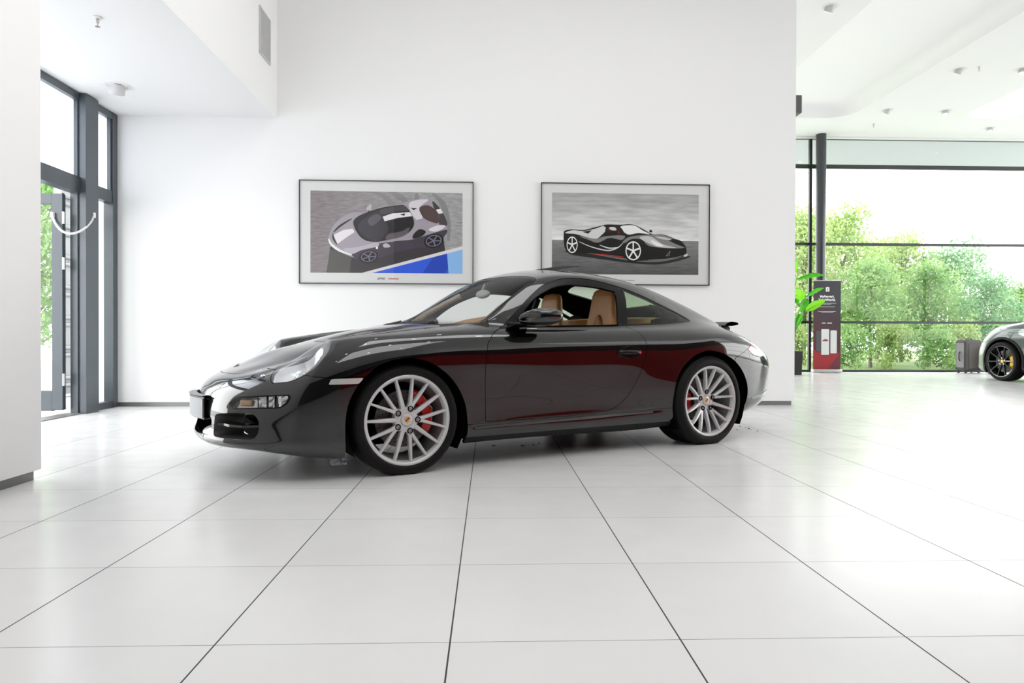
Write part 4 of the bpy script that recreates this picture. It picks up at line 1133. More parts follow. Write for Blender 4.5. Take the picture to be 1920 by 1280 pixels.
# ---------------------------------------------------------------- framed pictures: printed shapes on a white mount
def flat(name, c, rough=.45): return mat('print_'+name, tuple(min(.9, 1.25*(x/255)**2.2) for x in c), rough)
class Print:
    """outline shapes of a printed picture, laid on one another a hair apart; units are the print's own, scaled to metres"""
    def __init__(s, x0, y1, k): s.b = MB(); s.mats = []; s.x0, s.y1, s.k = x0, y1, k; s.n = 0
    def mi(s, m):
        if m not in s.mats: s.mats.append(m)
        return s.mats.index(m)
    def pt(s, p): return ((p[0]-s.x0)*s.k, -.00015*s.n, (s.y1-p[1])*s.k)
    def shape(s, pts, m, smooth=True):
        s.n += 1
        q = cr(pts, 5) if smooth else pts
        s.b.poly([s.pt(p) for p in q], s.mi(m))
    def strip(s, pts, w, m):
        s.n += 1; c = cr(pts, 6, False); i = s.mi(m); L = []; R = []
        for j, p in enumerate(c):
            d = c[min(j+1, len(c)-1)]-c[max(j-1, 0)]; d = d/max(np.hypot(*d), 1e-9); t = j/(len(c)-1)
            ww = w*(.35+.65*math.sin(PI*min(max(t, .05), .95)))
            L.append(s.pt(p+np.array([-d[1], d[0]])*ww/2)); R.append(s.pt(p-np.array([-d[1], d[0]])*ww/2))
        for j in range(len(L)-1): s.b.poly([L[j], L[j+1], R[j+1], R[j]], i)
    def ellipse(s, c, rx, ry, rot, m, n=28):
        ca, sa = math.cos(rot), math.sin(rot)
        s.shape([(c[0]+rx*math.cos(a)*ca-ry*math.sin(a)*sa, c[1]+rx*math.cos(a)*sa+ry*math.sin(a)*ca) for a in np.linspace(0, 2*PI, n+1)[:-1]], m, False)
    def wheel(s, c, rx, ry, rot, rim, spokes=5, a0=.3):
        s.ellipse(c, rx*1.22, ry*1.2, rot, flat('black', (14, 13, 14))); s.ellipse(c, rx, ry, rot, rim); s.ellipse(c, rx*.86, ry*.86, rot, flat('black', (14, 13, 14)))
        ca, sa = math.cos(rot), math.sin(rot)
        for k in range(spokes):
            a = a0+2*PI*k/spokes
            def e(r, da): x, y = rx*r*math.cos(a+da), ry*r*math.sin(a+da); return (c[0]+x*ca-y*sa, c[1]+x*sa+y*ca)
            s.shape([e(.1, 1.2), e(.9, .10), e(.9, -.10), e(.1, -1.2)], rim, False)
        s.ellipse(c, rx*.17, ry*.17, rot, rim)
def print_ground(name, c0, c1, vertical, streak, rot=0., stops=None):
    m = mat(name, (.5, .5, .5), .5); n, l, b = nodes(m)
    tc = n.new('ShaderNodeTexCoord'); mp = n.new('ShaderNodeMapping'); l.new(tc.outputs['Object'], mp.inputs[0]); mp.inputs['Scale'].default_value = streak; mp.inputs['Rotation'].default_value = (0, rot, 0)
    t = n.new('ShaderNodeTexNoise'); t.inputs['Scale'].default_value = 9; t.inputs['Detail'].default_value = 6; l.new(mp.outputs[0], t.inputs['Vector'])
    sp = n.new('ShaderNodeSeparateXYZ'); l.new(tc.outputs['Object'], sp.inputs[0])
    mr = n.new('ShaderNodeMapRange'); l.new(sp.outputs[2 if vertical else 0], mr.inputs[0]); mr.inputs[1].default_value = stops[0]; mr.inputs[2].default_value = stops[1]
    mx = n.new('ShaderNodeMix'); mx.data_type = 'RGBA'; l.new(mr.outputs[0], mx.inputs[0]); mx.inputs[6].default_value = (*[(x/255)**2.2 for x in c0], 1); mx.inputs[7].default_value = (*[(x/255)**2.2 for x in c1], 1)
    r2 = n.new('ShaderNodeMapRange'); l.new(t.outputs['Fac'], r2.inputs[0]); r2.inputs[1].default_value = .3; r2.inputs[2].default_value = .7; r2.inputs[3].default_value = .72; r2.inputs[4].default_value = 1.22
    mm = n.new('ShaderNodeMix'); mm.data_type = 'RGBA'; mm.blend_type = 'MULTIPLY'; mm.inputs[0].default_value = 1.; l.new(mx.outputs[2], mm.inputs[6]); l.new(r2.outputs[0], mm.inputs[7])
    l.new(mm.outputs[2], b.inputs['Base Color']); return m
PICGLASS = glass('picture_glass', (.97, .975, .97))
FR_EDGE = mat('picture_frame_black', (.012, .012, .013), .3)
MOUNT = mat('mount_white', (.74, .74, .735), .6)
def framed(x, z, W, H, label):
    root = empty('framed_picture', (x, wy(x)-.002, z), math.atan(.015), label, 'picture')
    b = MB()
    for cx, cz, dx, dz in ((W/2, .004, W, .008), (W/2, H-.004, W, .008), (.004, H/2, .008, H), (W-.004, H/2, .008, H)): b.box((cx, -.017, cz), (dx, .034, dz))
    b.build('picture_frame', FR_EDGE, root)
    b = MB(); b.box((W/2, -.012, H/2), (W-.012, .016, H-.012)); b.build('mount', MOUNT, root)
    b = MB(); b.poly([(.008, -.032, .008), (W-.008, -.032, .008), (W-.008, -.032, H-.008), (.008, -.032, H-.008)]); b.build('pane', PICGLASS, root)
    return root
# left picture: silver and black sports car seen from above on a track
W_, H_ = 1.945, 1.158
p1 = framed(-2.13, 1.377, W_, H_, 'framed print at left of a silver sports car seen from above beside a blue kerb')
k = W_/1722
P1 = Print(235, 1027, k)
P1.shape([(235, 215), (1738, 222), (1738, 1027), (235, 1027)], print_ground('print_asphalt', (134, 124, 128), (162, 161, 162), False, (1.2, 1, 6.), -.35, (.1, 1.3)), False)
tm = flat('tyre_mark', (122, 121, 122))
P1.strip([(880, 230), (990, 290), (1050, 400), (1060, 560)], 60, tm); P1.strip([(1040, 232), (1150, 290), (1230, 400)], 60, tm); P1.strip([(1280, 225), (1285, 330)], 50, tm); P1.strip([(1440, 230), (1540, 330), (1590, 520), (1600, 700)], 60, tm)
sh = flat('car_shadow', (52, 48, 52))
P1.shape([(430, 770), (395, 1026), (760, 1026), (1565, 800), (1545, 640), (900, 800)], sh, False)
P1.shape([(425, 790), (400, 1026), (620, 1026), (640, 860)], flat('shadow_olive', (78, 76, 74)), False)
P1.shape([(838, 1027), (1738, 782), (1738, 1027)], flat('kerb_blue', (42, 82, 196)), False)
P1.shape([(1340, 1027), (1450, 865), (1575, 830), (1600, 960), (1560, 1027)], flat('kerb_blue_dark', (32, 64, 165)), False)
P1.shape([(1585, 826), (1738, 784), (1738, 1027), (1600, 1027)], flat('kerb_blue_light', (125, 168, 214)), False)
P1.shape([(738, 1027), (838, 1027), (1738, 786), (1738, 752)], flat('kerb_white', (205, 200, 202)), False)
body = flat('car_silver', (148, 141, 150)); blk = flat('car_black', (26, 23, 26)); wh = flat('car_stripe', (214, 210, 214)); drk = flat('car_purple_dark', (62, 55, 67))
P1.shape([(412, 700), (425, 630), (460, 560), (520, 498), (590, 450), (670, 427), (770, 425), (860, 395), (940, 362), (1080, 352), (1200, 308), (1290, 287), (1370, 287), (1440, 302), (1510, 365), (1565, 440), (1586, 520), (1580, 610), (1545, 672), (1440, 745), (1250, 780), (1050, 825), (900, 880), (760, 905), (650, 872), (590, 850), (500, 800), (440, 750)], body)
P1.shape([(640, 800), (760, 760), (900, 735), (1100, 705), (1240, 690), (1400, 640), (1580, 590), (1545, 672), (1440, 745), (1250, 780), (1050, 825), (900, 880), (760, 905), (660, 870)], drk)
P1.shape([(560, 790), (700, 770), (880, 725), (900, 760), (740, 800), (640, 840)], flat('car_lilac', (172, 164, 176)))
P1.shape([(655, 535), (690, 475), (790, 425), (940, 376), (1090, 353), (1165, 356), (1225, 430), (1257, 535), (1205, 620), (1100, 672), (960, 705), (880, 717), (780, 705), (705, 645)], blk)
P1.shape([(705, 550), (780, 475), (900, 402), (945, 450), (995, 560), (995, 610), (905, 705), (810, 692), (730, 640)], flat('screen_dark', (48, 45, 54)))
P1.shape([(800, 500), (880, 440), (930, 470), (900, 520), (830, 560)], flat('screen_light', (84, 80, 88)))
P1.shape([(920, 400), (1060, 365), (1160, 360), (1200, 405), (1080, 415), (945, 445)], flat('roof_grey', (70, 66, 68)))
P1.shape([(945, 467), (1040, 432), (1215, 418), (1237, 458), (1100, 476), (965, 512)], wh, False)
P1.shape([(463, 652), (560, 602), (650, 588), (668, 622), (600, 668), (500, 742)], wh, False)
P1.strip([(455, 640), (462, 690), (500, 750)], 16, blk)
P1.strip([(462, 625), (530, 560), (640, 490)], 20, flat('vent_dark', (40, 36, 40)))
P1.strip([(414, 690), (440, 745), (520, 805), (640, 850)], 26, flat('nose_white', (226, 224, 230)))
P1.shape([(1000, 640), (1130, 610), (1210, 570), (1180, 640), (1080, 680), (980, 695)], flat('side_window', (86, 78, 84)))
P1.shape([(1205, 335), (1290, 296), (1400, 292), (1330, 350), (1308, 400), (1340, 468), (1295, 500), (1235, 440)], flat('deck_light', (196, 192, 198)))
P1.shape([(1310, 372), (1400, 350), (1480, 408), (1505, 478), (1490, 526), (1400, 502), (1340, 462)], flat('engine_glass', (74, 58, 58)))
P1.shape([(1440, 306), (1500, 362), (1560, 450), (1585, 545), (1510, 548), (1502, 450), (1452, 372)], flat('wing_dark', (62, 60, 62)))
P1.shape([(1472, 392), (1520, 382), (1545, 424), (1500, 432)], wh, False)
P1.shape([(1220, 375), (1290, 380), (1250, 398)], blk, False); P1.shape([(1290, 495), (1345, 484), (1300, 500)], blk, False); P1.shape([(1115, 445), (1168, 430), (1160, 455)], blk, False)
P1.shape([(1250, 640), (1310, 588), (1372, 610), (1330, 660), (1248, 682)], blk)
P1.shape([(1400, 590), (1500, 545), (1570, 555), (1480, 610)], flat('hip_light', (204, 196, 202)))
P1.shape([(785, 385), (828, 342), (832, 398), (802, 412)], flat('mirror_grey', (170, 168, 170))); P1.strip([(805, 405), (815, 425)], 14, blk)
P1.shape([(950, 742), (990, 732), (1022, 765), (962, 772)], flat('mirror_grey', (170, 168, 170)))
P1.wheel((808, 864), 78, 52, -.22, flat('rim_violet', (108, 104, 124))); P1.wheel((1452, 702), 80, 58, -.22, flat('rim_violet', (108, 104, 124)))
P1.ellipse((890, 776), 12, 14, 0, flat('badge_pale', (220, 215, 205)))
def place_print(P_, root, x, z): P_.b.build('print', P_.mats, root, (x, -.0205, z), recalc=False)
place_print(P1, p1, (235-125)*k, (1135-1027)*k)
CAPG = mat('caption_grey', (.16, .16, .17), .5); CAPR = mat('caption_red', (.45, .01, .02), .5)
cz = (1135-1083)*k
text_mesh('caption', 'SF90', .030, CAPG, p1, ((890-125)*k, -.0208, cz), (PI/2, 0, 0), 'LEFT', .0002, .25, .0012, sx=1.5)
text_mesh('caption', 'STRADALE', .020, CAPR, p1, ((1000-125)*k, -.0208, cz), (PI/2, 0, 0), 'LEFT', .0002, .25, .001, sx=1.2)
# right picture: black open sports car from the side
p2 = framed(.582, 1.382, W_, H_, 'framed print at right of a black open sports car under a grey sky')
k2 = W_/1738
P2 = Print(190, 1012, k2)
P2.shape([(190, 650), (1702, 650), (1702, 1012), (190, 1012)], print_ground('print_tarmac', (86, 86, 86), (136, 136, 136), True, (.6, 1, 6.), 0, (0., .4)), False)
P2.shape([(190, 185), (1702, 188), (1702, 665), (190, 665)], print_ground('print_sky', (232, 232, 232), (166, 166, 166), True, (.35, 1, 2.5), .25, (.40, .92)), False)
bk = flat('ink_black', (10, 9, 9)); g1 = flat('grey_light', (196, 196, 196)); g2 = flat('grey_mid', (120, 118, 118)); g3 = flat('grey_dark', (48, 46, 46))
P2.shape([(330, 770), (560, 800), (1000, 872), (1300, 880), (1600, 820), (1560, 850), (1300, 905), (1000, 895), (560, 840), (400, 815)], flat('ground_shadow', (30, 30, 30)))
P2.shape([(310, 605), (320, 572), (385, 558), (520, 560), (620, 535), (700, 515), (760, 503), (890, 505), (985, 498), (1055, 512), (1150, 560), (1225, 598), (1330, 600), (1450, 640), (1555, 715), (1578, 760), (1562, 818), (1450, 845), (1200, 865), (1010, 872), (925, 845), (560, 800), (440, 806), (335, 765), (312, 690)], bk)
P2.shape([(325, 595), (400, 566), (520, 572), (640, 545), (715, 520), (745, 556), (700, 610), (640, 650), (520, 628), (430, 604)], g1)
P2.shape([(500, 580), (560, 570), (600, 562), (560, 600)], bk, False)
P2.shape([(470, 625), (640, 650), (730, 625), (900, 612), (940, 625), (900, 660), (780, 640), (660, 690), (560, 660)], g2)
P2.strip([(470, 682), (600, 735), (760, 768), (860, 742), (920, 690)], 12, g1); P2.strip([(680, 715), (780, 745), (880, 735)], 14, g1)
P2.shape([(890, 528), (985, 508), (1052, 518), (1120, 560), (1195, 598), (1080, 588), (965, 602)], flat('screen_pale', (224, 224, 226)))
P2.shape([(740, 575), (768, 522), (888, 528), (935, 612), (860, 605)], flat('cockpit', (34, 18, 18)))
P2.shape([(760, 560), (790, 530), (800, 570)], flat('seat_red', (120, 20, 20)), False); P2.shape([(870, 560), (885, 590), (870, 600)], flat('seat_red', (120, 20, 20)), False)
P2.shape([(775, 535), (830, 530), (850, 560), (800, 560)], g1); P2.shape([(792, 595), (820, 575), (850, 585), (840, 608)], bk)
P2.shape([(1190, 575), (1200, 552), (1222, 566), (1214, 580)], bk)
P2.shape([(915, 680), (975, 632), (1080, 612), (1240, 602), (1330, 606), (1450, 645), (1560, 722), (1480, 742), (1300, 735), (1180, 715), (1110, 655), (1010, 650), (940, 690)], g2)
P2.shape([(1090, 632), (1200, 622), (1330, 700), (1470, 735), (1300, 730), (1180, 690)], flat('bonnet_light', (186, 184, 184)))
P2.shape([(1205, 660), (1290, 690), (1335, 718), (1260, 716)], flat('lamp_white', (225, 225, 225)))
P2.shape([(1380, 650), (1500, 655), (1570, 730), (1450, 690)], bk); P2.shape([(1250, 622), (1350, 630), (1420, 655), (1330, 650)], flat('bonnet_light', (186, 184, 184)))
P2.shape([(1360, 822), (1408, 762), (1400, 820)], g2, False); P2.shape([(1375, 815), (1402, 780), (1396, 815)], bk, False)
P2.strip([(1180, 862), (1400, 848), (1575, 806)], 8, g2); P2.shape([(1545, 815), (1580, 795), (1588, 812), (1560, 826)], g1)
P2.strip([(560, 799), (740, 815), (925, 833)], 8, flat('line_red', (190, 40, 40)))
P2.wheel((396, 714), 56, 84, .0, flat('rim_white', (222, 220, 222)), 5, -PI/2); P2.wheel((1024, 770), 80, 97, .0, flat('rim_white', (222, 220, 222)), 5, -PI/2)
place_print(P2, p2, (190-78)*k2, (1120-1012)*k2)
text_mesh('caption', 'LaFerrari Aperta', .026, CAPG, p2, ((960-78)*k2, -.0208, (1120-1072)*k2), (PI/2, 0, 0), 'CENTER', .0002, .35, 0)
# ---------------------------------------------------------------- roll-up banner by the round column
BX, BY = 7.225, 14.98
ban = empty('rollup_banner', (BX+.29, BY, 0), -.10, 'dark grey and red roll-up banner standing before the round column', 'banner')
def banner_mat():
    m = mat('banner_print', (.1, .1, .1), .45); n, l, b = nodes(m)
    tc = n.new('ShaderNodeTexCoord'); sp = n.new('ShaderNodeSeparateXYZ'); l.new(tc.outputs['Object'], sp.inputs[0])
    # printed blend from charcoal at the top right to dusky red at the bottom left
    a = n.new('ShaderNodeMath'); a.operation = 'MULTIPLY_ADD'; l.new(sp.outputs[0], a.inputs[0]); a.inputs[1].default_value = .9; l.new(sp.outputs[2], a.inputs[2])
    r = n.new('ShaderNodeValToRGB'); mr = n.new('ShaderNodeMapRange'); l.new(a.outputs[0], mr.inputs[0]); mr.inputs[1].default_value = .0; mr.inputs[2].default_value = 2.0; l.new(mr.outputs[0], r.inputs[0])
    e = r.color_ramp.elements; e[0].position = .1; e[0].color = (.13, .018, .025, 1); e[1].position = .9; e[1].color = (.045, .043, .055, 1)
    x = e.new(.5); x.color = (.075, .035, .05, 1)
    l.new(r.outputs[0], b.inputs['Base Color']); return m
b = MB(); b.box((0, 0, 1.06), (.595, .006, 1.98)); b.build('banner_sheet', banner_mat(), ban)
b = MB(); b.box((0, .0, .045), (.64, .16, .07), bevel=.02); b.box((0, 0, 2.055), (.60, .02, .022), bevel=.005)
for s_ in (-.22, .22): b.box((s_, -.03, .006), (.05, .26, .012))
b.build('banner_stand', mat('alu', (.62, .62, .63), .35, .7), ban, smooth=40)
WP = mat('print_white_ink', (.82, .82, .82), .5)
def bpt(x, y): return ((x-372)/258*.595, (1140-y)/912*2.0+.06)
def bq(b, x0, y0, x1, y1, o, r=0.):
    (a, z1), (c, z0) = bpt(x0, y0), bpt(x1, y1)
    if r <= 0: b.poly([(a, o, z0), (c, o, z0), (c, o, z1), (a, o, z1)])
    else: b.poly([(x, o, z) for x, z in rrect(a, c, z0, z1, r, 4)])
b = MB(); bq(b, 360, 297, 394, 342, -.0035, .012)
for x0, x1, y in ((300, 458, 461), (335, 410, 471), (298, 446, 497), (288, 455, 544), (318, 430, 553)): bq(b, x0, y-1.5, x1, y+1.5, -.0035)
for x0, x1 in ((325, 360), (375, 420)): bq(b, x0, 658, x1, 666, -.0035)
b.build('printed_lines', WP, ban)
b = MB(); bq(b, 371, 310, 383, 332, -.004, .006); b.build('icon_emblem', mat('banner_icon', (.3, .3, .3), .5), ban)
for i, t_ in enumerate(('MyFerrari,', 'YourWorld.')):
    z = bpt(0, 393+34*i)[1]; text_mesh('headline', t_, .074, WP, ban, (0, -.0035, z), (PI/2, 0, 0), 'CENTER', .0002, 0, .003)
b = MB(); q = [bpt(*p) for p in ((232, 935), (500, 965), (372, 1138), (232, 1138))]; b.poly([(max(x, -.297), -.0034, z) for x, z in q]); b.build('red_wedge', mat('banner_red', (.36, .028, .035), .45), ban)
b = MB(); q = [bpt(*p) for p in ((470, 1005), (502, 970), (502, 1138), (372, 1138))]; b.poly([(min(x, .297), -.0034, z) for x, z in q]); b.build('dark_wedge', mat('banner_maroon', (.16, .035, .05), .45), ban)
for (x0, y0, x1, y1), cm, o in (((268, 735, 330, 955), 'phone_dark', -.0036), ((402, 728, 470, 975), 'phone_white', -.0037), ((316, 715, 398, 990), 'phone_white', -.0040)):
    b = MB(); bq(b, x0, y0, x1, y1, o, .02); s_ = b.build('printed_phone', mat('phone_rim', (.05, .045, .05), .4), ban)
    b = MB(); bq(b, x0+4, y0+8, x1-4, y1-6, o-.0002, .016); b.build('phone_screen', mat(cm, (.74, .74, .74) if cm == 'phone_white' else (.10, .095, .11), .4), s_)
b = MB(); q = [bpt(*p) for p in ((330, 838), (345, 828), (368, 825), (386, 836), (384, 846), (332, 848))]; b.poly([(x, -.0044, z) for x, z in q]); b.build('printed_red_car', mat('tiny_red', (.35, .04, .05), .4), ban)
# ---------------------------------------------------------------- plant in a tall black pot
pot = empty('potted_plant', (6.34, 14.26, 0), 0, 'large-leaved green plant in a black square pot behind the wall corner', 'plant')
b = MB(); b.prism([(-.16, -.16, 0), (.16, -.16, 0), (.16, .16, 0), (-.16, .16, 0)], (0, 0, .001)); 
b.bm.free(); b = MB()
b.grid([[(sx*(.19+.015*t), sy*(.19+.015*t), .50*t) for sx, sy in ((-1, -1), (1, -1), (1, 1), (-1, 1))] for t in (0, 1)]+[[(sx*.175, sy*.175, .50) for sx, sy in ((-1, -1), (1, -1), (1, 1), (-1, 1))], [(sx*.17, sy*.17, .44) for sx, sy in ((-1, -1), (1, -1), (1, 1), (-1, 1))]], closed_v=True)
b.poly([(-.17, -.17, .45), (.17, -.17, .45), (.17, .17, .45), (-.17, .17, .45)]); b.build('pot', mat('pot_black', (.014, .013, .013), .5), pot)
def leaf_mat(name, c):
    m = mat(name, c, .35); n, l, b_ = nodes(m)
    b_.inputs['Subsurface Weight'].default_value = 0.
    tr = n.new('ShaderNodeBsdfTranslucent'); tr.inputs[0].default_value = (c[0]*1.6, c[1]*1.5, c[2]*.7, 1)
    mx = n.new('ShaderNodeMixShader'); mx.inputs[0].default_value = .42; o = n['Material Output']
    l.new(b_.outputs[0], mx.inputs[1]); l.new(tr.outputs[0], mx.inputs[2]); l.new(mx.outputs[0], o.inputs['Surface']); return m
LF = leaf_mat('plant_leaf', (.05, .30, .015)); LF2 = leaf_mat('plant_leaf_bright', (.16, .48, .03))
def pw(px, py): return Vector((6.44+(px-1488)*.01128-6.34, 0, .509+(657-py)*.0113))
def big_leaf(base, tip, width, face, sag, m, yo=0., stem_from=(0, 0, .46)):
    base, tip = Vector(base), Vector(tip); base.y += yo; tip.y += yo*1.4
    f = Vector(face).normalized(); n_ = 16; rows = []
    for i in range(n_+1):
        t = i/n_; p = base.lerp(tip, t); p.z += sag*math.sin(PI*t)
        ax = (tip-base).normalized(); sd = ax.cross(f).normalized()
        w = width*.5*(math.sin(PI*min(1, t*.98+.02))**.75)*(1.15-.4*t)
        up = sd.cross(ax)
        rows.append([p+sd*w*q+up*(.18*w*abs(q)**1.5)+up*.006*math.sin(i*2.1)*abs(q) for q in (-1, -.6, -.2, 0, .2, .6, 1)])
    b = MB(); b.grid(rows); o = b.build('leaf', m, pot, smooth=180)
    b = MB(); s0 = Vector(stem_from); mid = s0.lerp(base, .6); mid.x -= .06
    b.tube([s0, mid, base, rows[8][3]], [.014, .010, .007, .003], 6); b.build('stalk', LF, o, smooth=60)
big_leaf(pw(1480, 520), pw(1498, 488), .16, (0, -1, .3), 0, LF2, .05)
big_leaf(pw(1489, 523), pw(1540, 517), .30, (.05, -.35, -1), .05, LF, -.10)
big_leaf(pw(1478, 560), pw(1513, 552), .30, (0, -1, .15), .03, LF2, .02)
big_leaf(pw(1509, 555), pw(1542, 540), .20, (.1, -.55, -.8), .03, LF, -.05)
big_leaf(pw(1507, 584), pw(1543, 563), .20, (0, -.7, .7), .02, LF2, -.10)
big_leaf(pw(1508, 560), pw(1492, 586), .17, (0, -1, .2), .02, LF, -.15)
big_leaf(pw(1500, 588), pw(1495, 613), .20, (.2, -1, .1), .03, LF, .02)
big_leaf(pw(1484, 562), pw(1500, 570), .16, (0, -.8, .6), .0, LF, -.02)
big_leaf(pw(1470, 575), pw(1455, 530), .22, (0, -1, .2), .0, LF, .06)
# ---------------------------------------------------------------- luggage by the glazing
CASE = noise_rough(mat('suitcase_fabric', (.085, .078, .074), .8), 60, .7, .9, .3, 600); CASE2 = mat('suitcase_side', (.21, .21, .21), .6); CASED = mat('suitcase_trim', (.02, .02, .02), .5)
def suitcase(x, y, rz, label, w=.50, d=.24, h=.66):
    r = empty('suitcase', (x, y, 0), rz, label, 'suitcase', 'suitcases by the glazing')
    b = MB(); b.box((0, 0, .055+h/2), (w, d, h), bevel=.05, seg=4); b.build('case_body', CASE, r, smooth=50)
    b = MB()
    for yy in (-d/2+.035, d/2-.035):
        b.tube([(sx*(w/2-.05*abs(cx))+cx*.0, yy, zz) for sx, cx, zz in ((-1, 1, .055), (1, 1, .055), (1, 0, .105), (1, 0, h+.005), (1, 1, h+.055), (-1, 1, h+.055), (-1, 0, h+.005), (-1, 0, .105))], .009, 6, True)
    b.build('piping', CASED, r, smooth=60)
    b = MB(); b.box((-w/2-.002, 0, .40), (.012, d*.72, h*.8), bevel=.004); b.build('side_panel', CASE2, r)
    b = MB(); b.tube([(-w/2-.008, 0, .28), (-w/2-.04, 0, .31), (-w/2-.04, 0, .45), (-w/2-.008, 0, .48)], .012, 8); b.build('side_handle', CASED, r, smooth=60)
    b = MB(); b.tube([(-.09, 0, h+.05), (-.08, 0, h+.085), (.08, 0, h+.085), (.09, 0, h+.05)], .012, 8); b.build('top_handle', CASED, r, smooth=60)
    for sx in (-1, 1):
        for sy in (-1, 1):
            b = MB(); b.lathe([(0, -.012), (.028, -.012), (.028, .012), (0, .012)], (sx*(w/2-.06), sy*(d/2-.045), .028), 'y', 14); b.build('castor', CASED, r, smooth=50)
    b = MB(); b.box((.02, -d/2-.004, .055+h*.47), (w*.74, .012, h*.78), bevel=.005); b.build('front_pocket', noise_rough(mat('pocket_fabric', (.115, .10, .094), .85), 60, .75, .95, .3, 600), r)
    return r
suitcase(10.72, 14.93, .30, 'grey fabric suitcase standing upright before the glazed wall', .52, .26, .68)
suitcase(11.12, 14.62, .45, 'dark suitcase half hidden behind the nose of the grey-green car', .42, .22, .56)
# plastic film caught under the coupe's bumper
random.seed(5)
b = MB(); rows = []
cx, cy, _ = car_world(-.36, .72, 0)
for i in range(8):
    rows.append([(cx-.045+.0125*i+random.uniform(-.005, .005), cy+random.uniform(-.018, .018)+.012*math.sin(j*2.2+i), .122-.0075*j-random.uniform(0, .004)) for j in range(8)])
b.grid(rows); bmesh.ops.solidify(b.bm, geom=b.bm.faces[:], thickness=.0012)
film = mat('plastic_film', (.80, .83, .88), .12, spec=.8)
tag(b.build('plastic_film', film, smooth=25), 'crumpled clear plastic film hanging under the front bumper', 'plastic film')

b = MB(); random.seed(11)
for x, y in [(0.323, 4.985), (0.366, 5.035), (0.44, 5.754), (0.242, 4.938), (0.03, 4.941), (-0.169, 4.585), (0.956, 5.78), (1.04, 5.812), (2.243, 5.9), (2.245, 5.831), (2.229, 5.73), (2.253, 5.664), (2.222, 5.972), (2.106, 5.732), (0.676, 5.469)]:
    r = random.uniform(.004, .011); a0 = random.random()*6
    b.prism([(x+r*random.uniform(.6, 1.3)*math.cos(a0+a), y+r*random.uniform(.5, 1.)*math.sin(a0+a), .0004) for a in (0, 1.2, 2.3, 3.5, 5.)], (0, 0, .003))
tag(b.build('floor_debris', mat('debris_dark', (.05, .045, .04), .8)), 'tiny dark crumbs of dirt lying on the tiles around the coupe', 'debris', kind='stuff')

# ---------------------------------------------------------------- tall grey-green car at the right edge: same way of building, its own proportions
car2 = empty('tall_car', (9.36+.935*math.sin(-1.47)*-1, 12.2+.935*math.cos(-1.47), 0), -1.47, 'grey-green car with black wheels entering from the right before the glazing', 'car')
PAINT2 = mat('grey_green_paint', (.075, .092, .088), .3, .6, 1., coat_rough=.01)
q = body_skin(240, 7)
q.V = q.V*[1.10, 1.03, 1.]; q.V[:, 0] = np.where(q.V[:, 0] < -.2, -.2+(q.V[:, 0]+.2)*.82, q.V[:, 0]); zz_ = q.V[:, 2]
q.V[:, 2] = np.where(zz_ < .3, zz_*1.15, .345+(zz_-.3)*1.33); q.V[:, 1] = np.minimum(q.V[:, 1], 9)
q.N = q.N/np.array([1.10, 1.03, 1.33]); q.N /= np.linalg.norm(q.N, axis=1, keepdims=True)
WB2 = 2.35*1.10+.33
q.V[:, 0] += np.clip((q.V[:, 0]-.5)/1.6, 0, 1)*.33        # longer between the axles
def circ(x, r, z=.36): return [(x+r*math.cos(a), z+r*math.sin(a)) for a in np.linspace(-.25, PI+.25, 40)]+[(x-r, -.4), (x+r, -.4)]
A2 = (circ(0, .405), circ(WB2, .405))
full = q
for a_ in A2: q = q.cut(sdist(q.side(), a_))[1]
arch = [q.cut(sdist(q.side(), circ(x, .445)))[0] for x in (0, WB2)]
for x in (0, WB2): q = q.cut(sdist(q.side(), circ(x, .445)))[1]
def up2(p): return [((x*1.10)+min(max((x*1.10-.5)/1.6, 0), 1)*.33, z*1.15 if z < .3 else .345+(z-.3)*1.33) for x, z in p]
d2, q = q.cut(sdist(q.side(), sm(up2(DLO)))) 
s2, q = q.cut(sdist(q.plan(), sm([((x*1.10)+min(max((x*1.10-.5)/1.6, 0), 1)*.33, y*1.03) for x, y in SCREEN])))
l2, q = q.cut(np.where(q.V[:, 2] > .6, sdist(q.side(), sm([(.34, .915), (.46, .955), (.62, .95), (.70, .90), (.62, .83), (.45, .82), (.35, .86)])), 1))
g2, q = q.cut(np.where(q.V[:, 0] < -.5, sdist(q.front(), [(-.1, .28), (.62, .30), (.66, .42), (.55, .47), (-.1, .47)]), 1))
lo2 = q.cut(q.V[:, 2]-.30)
lo2[1].both().obj('body_shell', PAINT2, car2)
lo2[0].both().obj('lower_splitter', PAINT2, car2, .02)
g2.moved(-.03).both().obj('front_grille', LINER, car2, 0)
d2.both().obj('side_windows', GLOSSBLACK, car2, 0); s2.both().moved(-.003).obj('windscreen', mat('dark_glass', (.01, .012, .013), .05, coat=1.), car2, 0)
for sd in (0, 1):
    f = (lambda z: z.mirrored()) if sd else (lambda z: z)
    f(l2.moved(.002)).obj('fender_vent', mat('vent_clear', (.35, .38, .38), .1, .3, 1.), car2, .01)
    for a_ in arch: f(a_.moved(.012)).obj('arch_trim', BLACK, car2, .03)
ib = full.moved(-.03)
for a_ in A2: ib = ib.cut(sdist(ib.side(), a_))[1]
ib.both().obj('inner_lining', LINER, car2, 0)
b = MB(); b.box((1.5, 0, .30), (4.4, 1.2, .16)); b.build('underbody', LINER, car2)
b = MB(); b.box((WB2/2, -.93, .24), (WB2-1.0, .10, .05), bevel=.01); b.build('side_step', BLACK, car2)
BLACKRIM = mat('rim_gloss_black', (.010, .010, .011), .18, coat=1.); YTYRE = TYRE
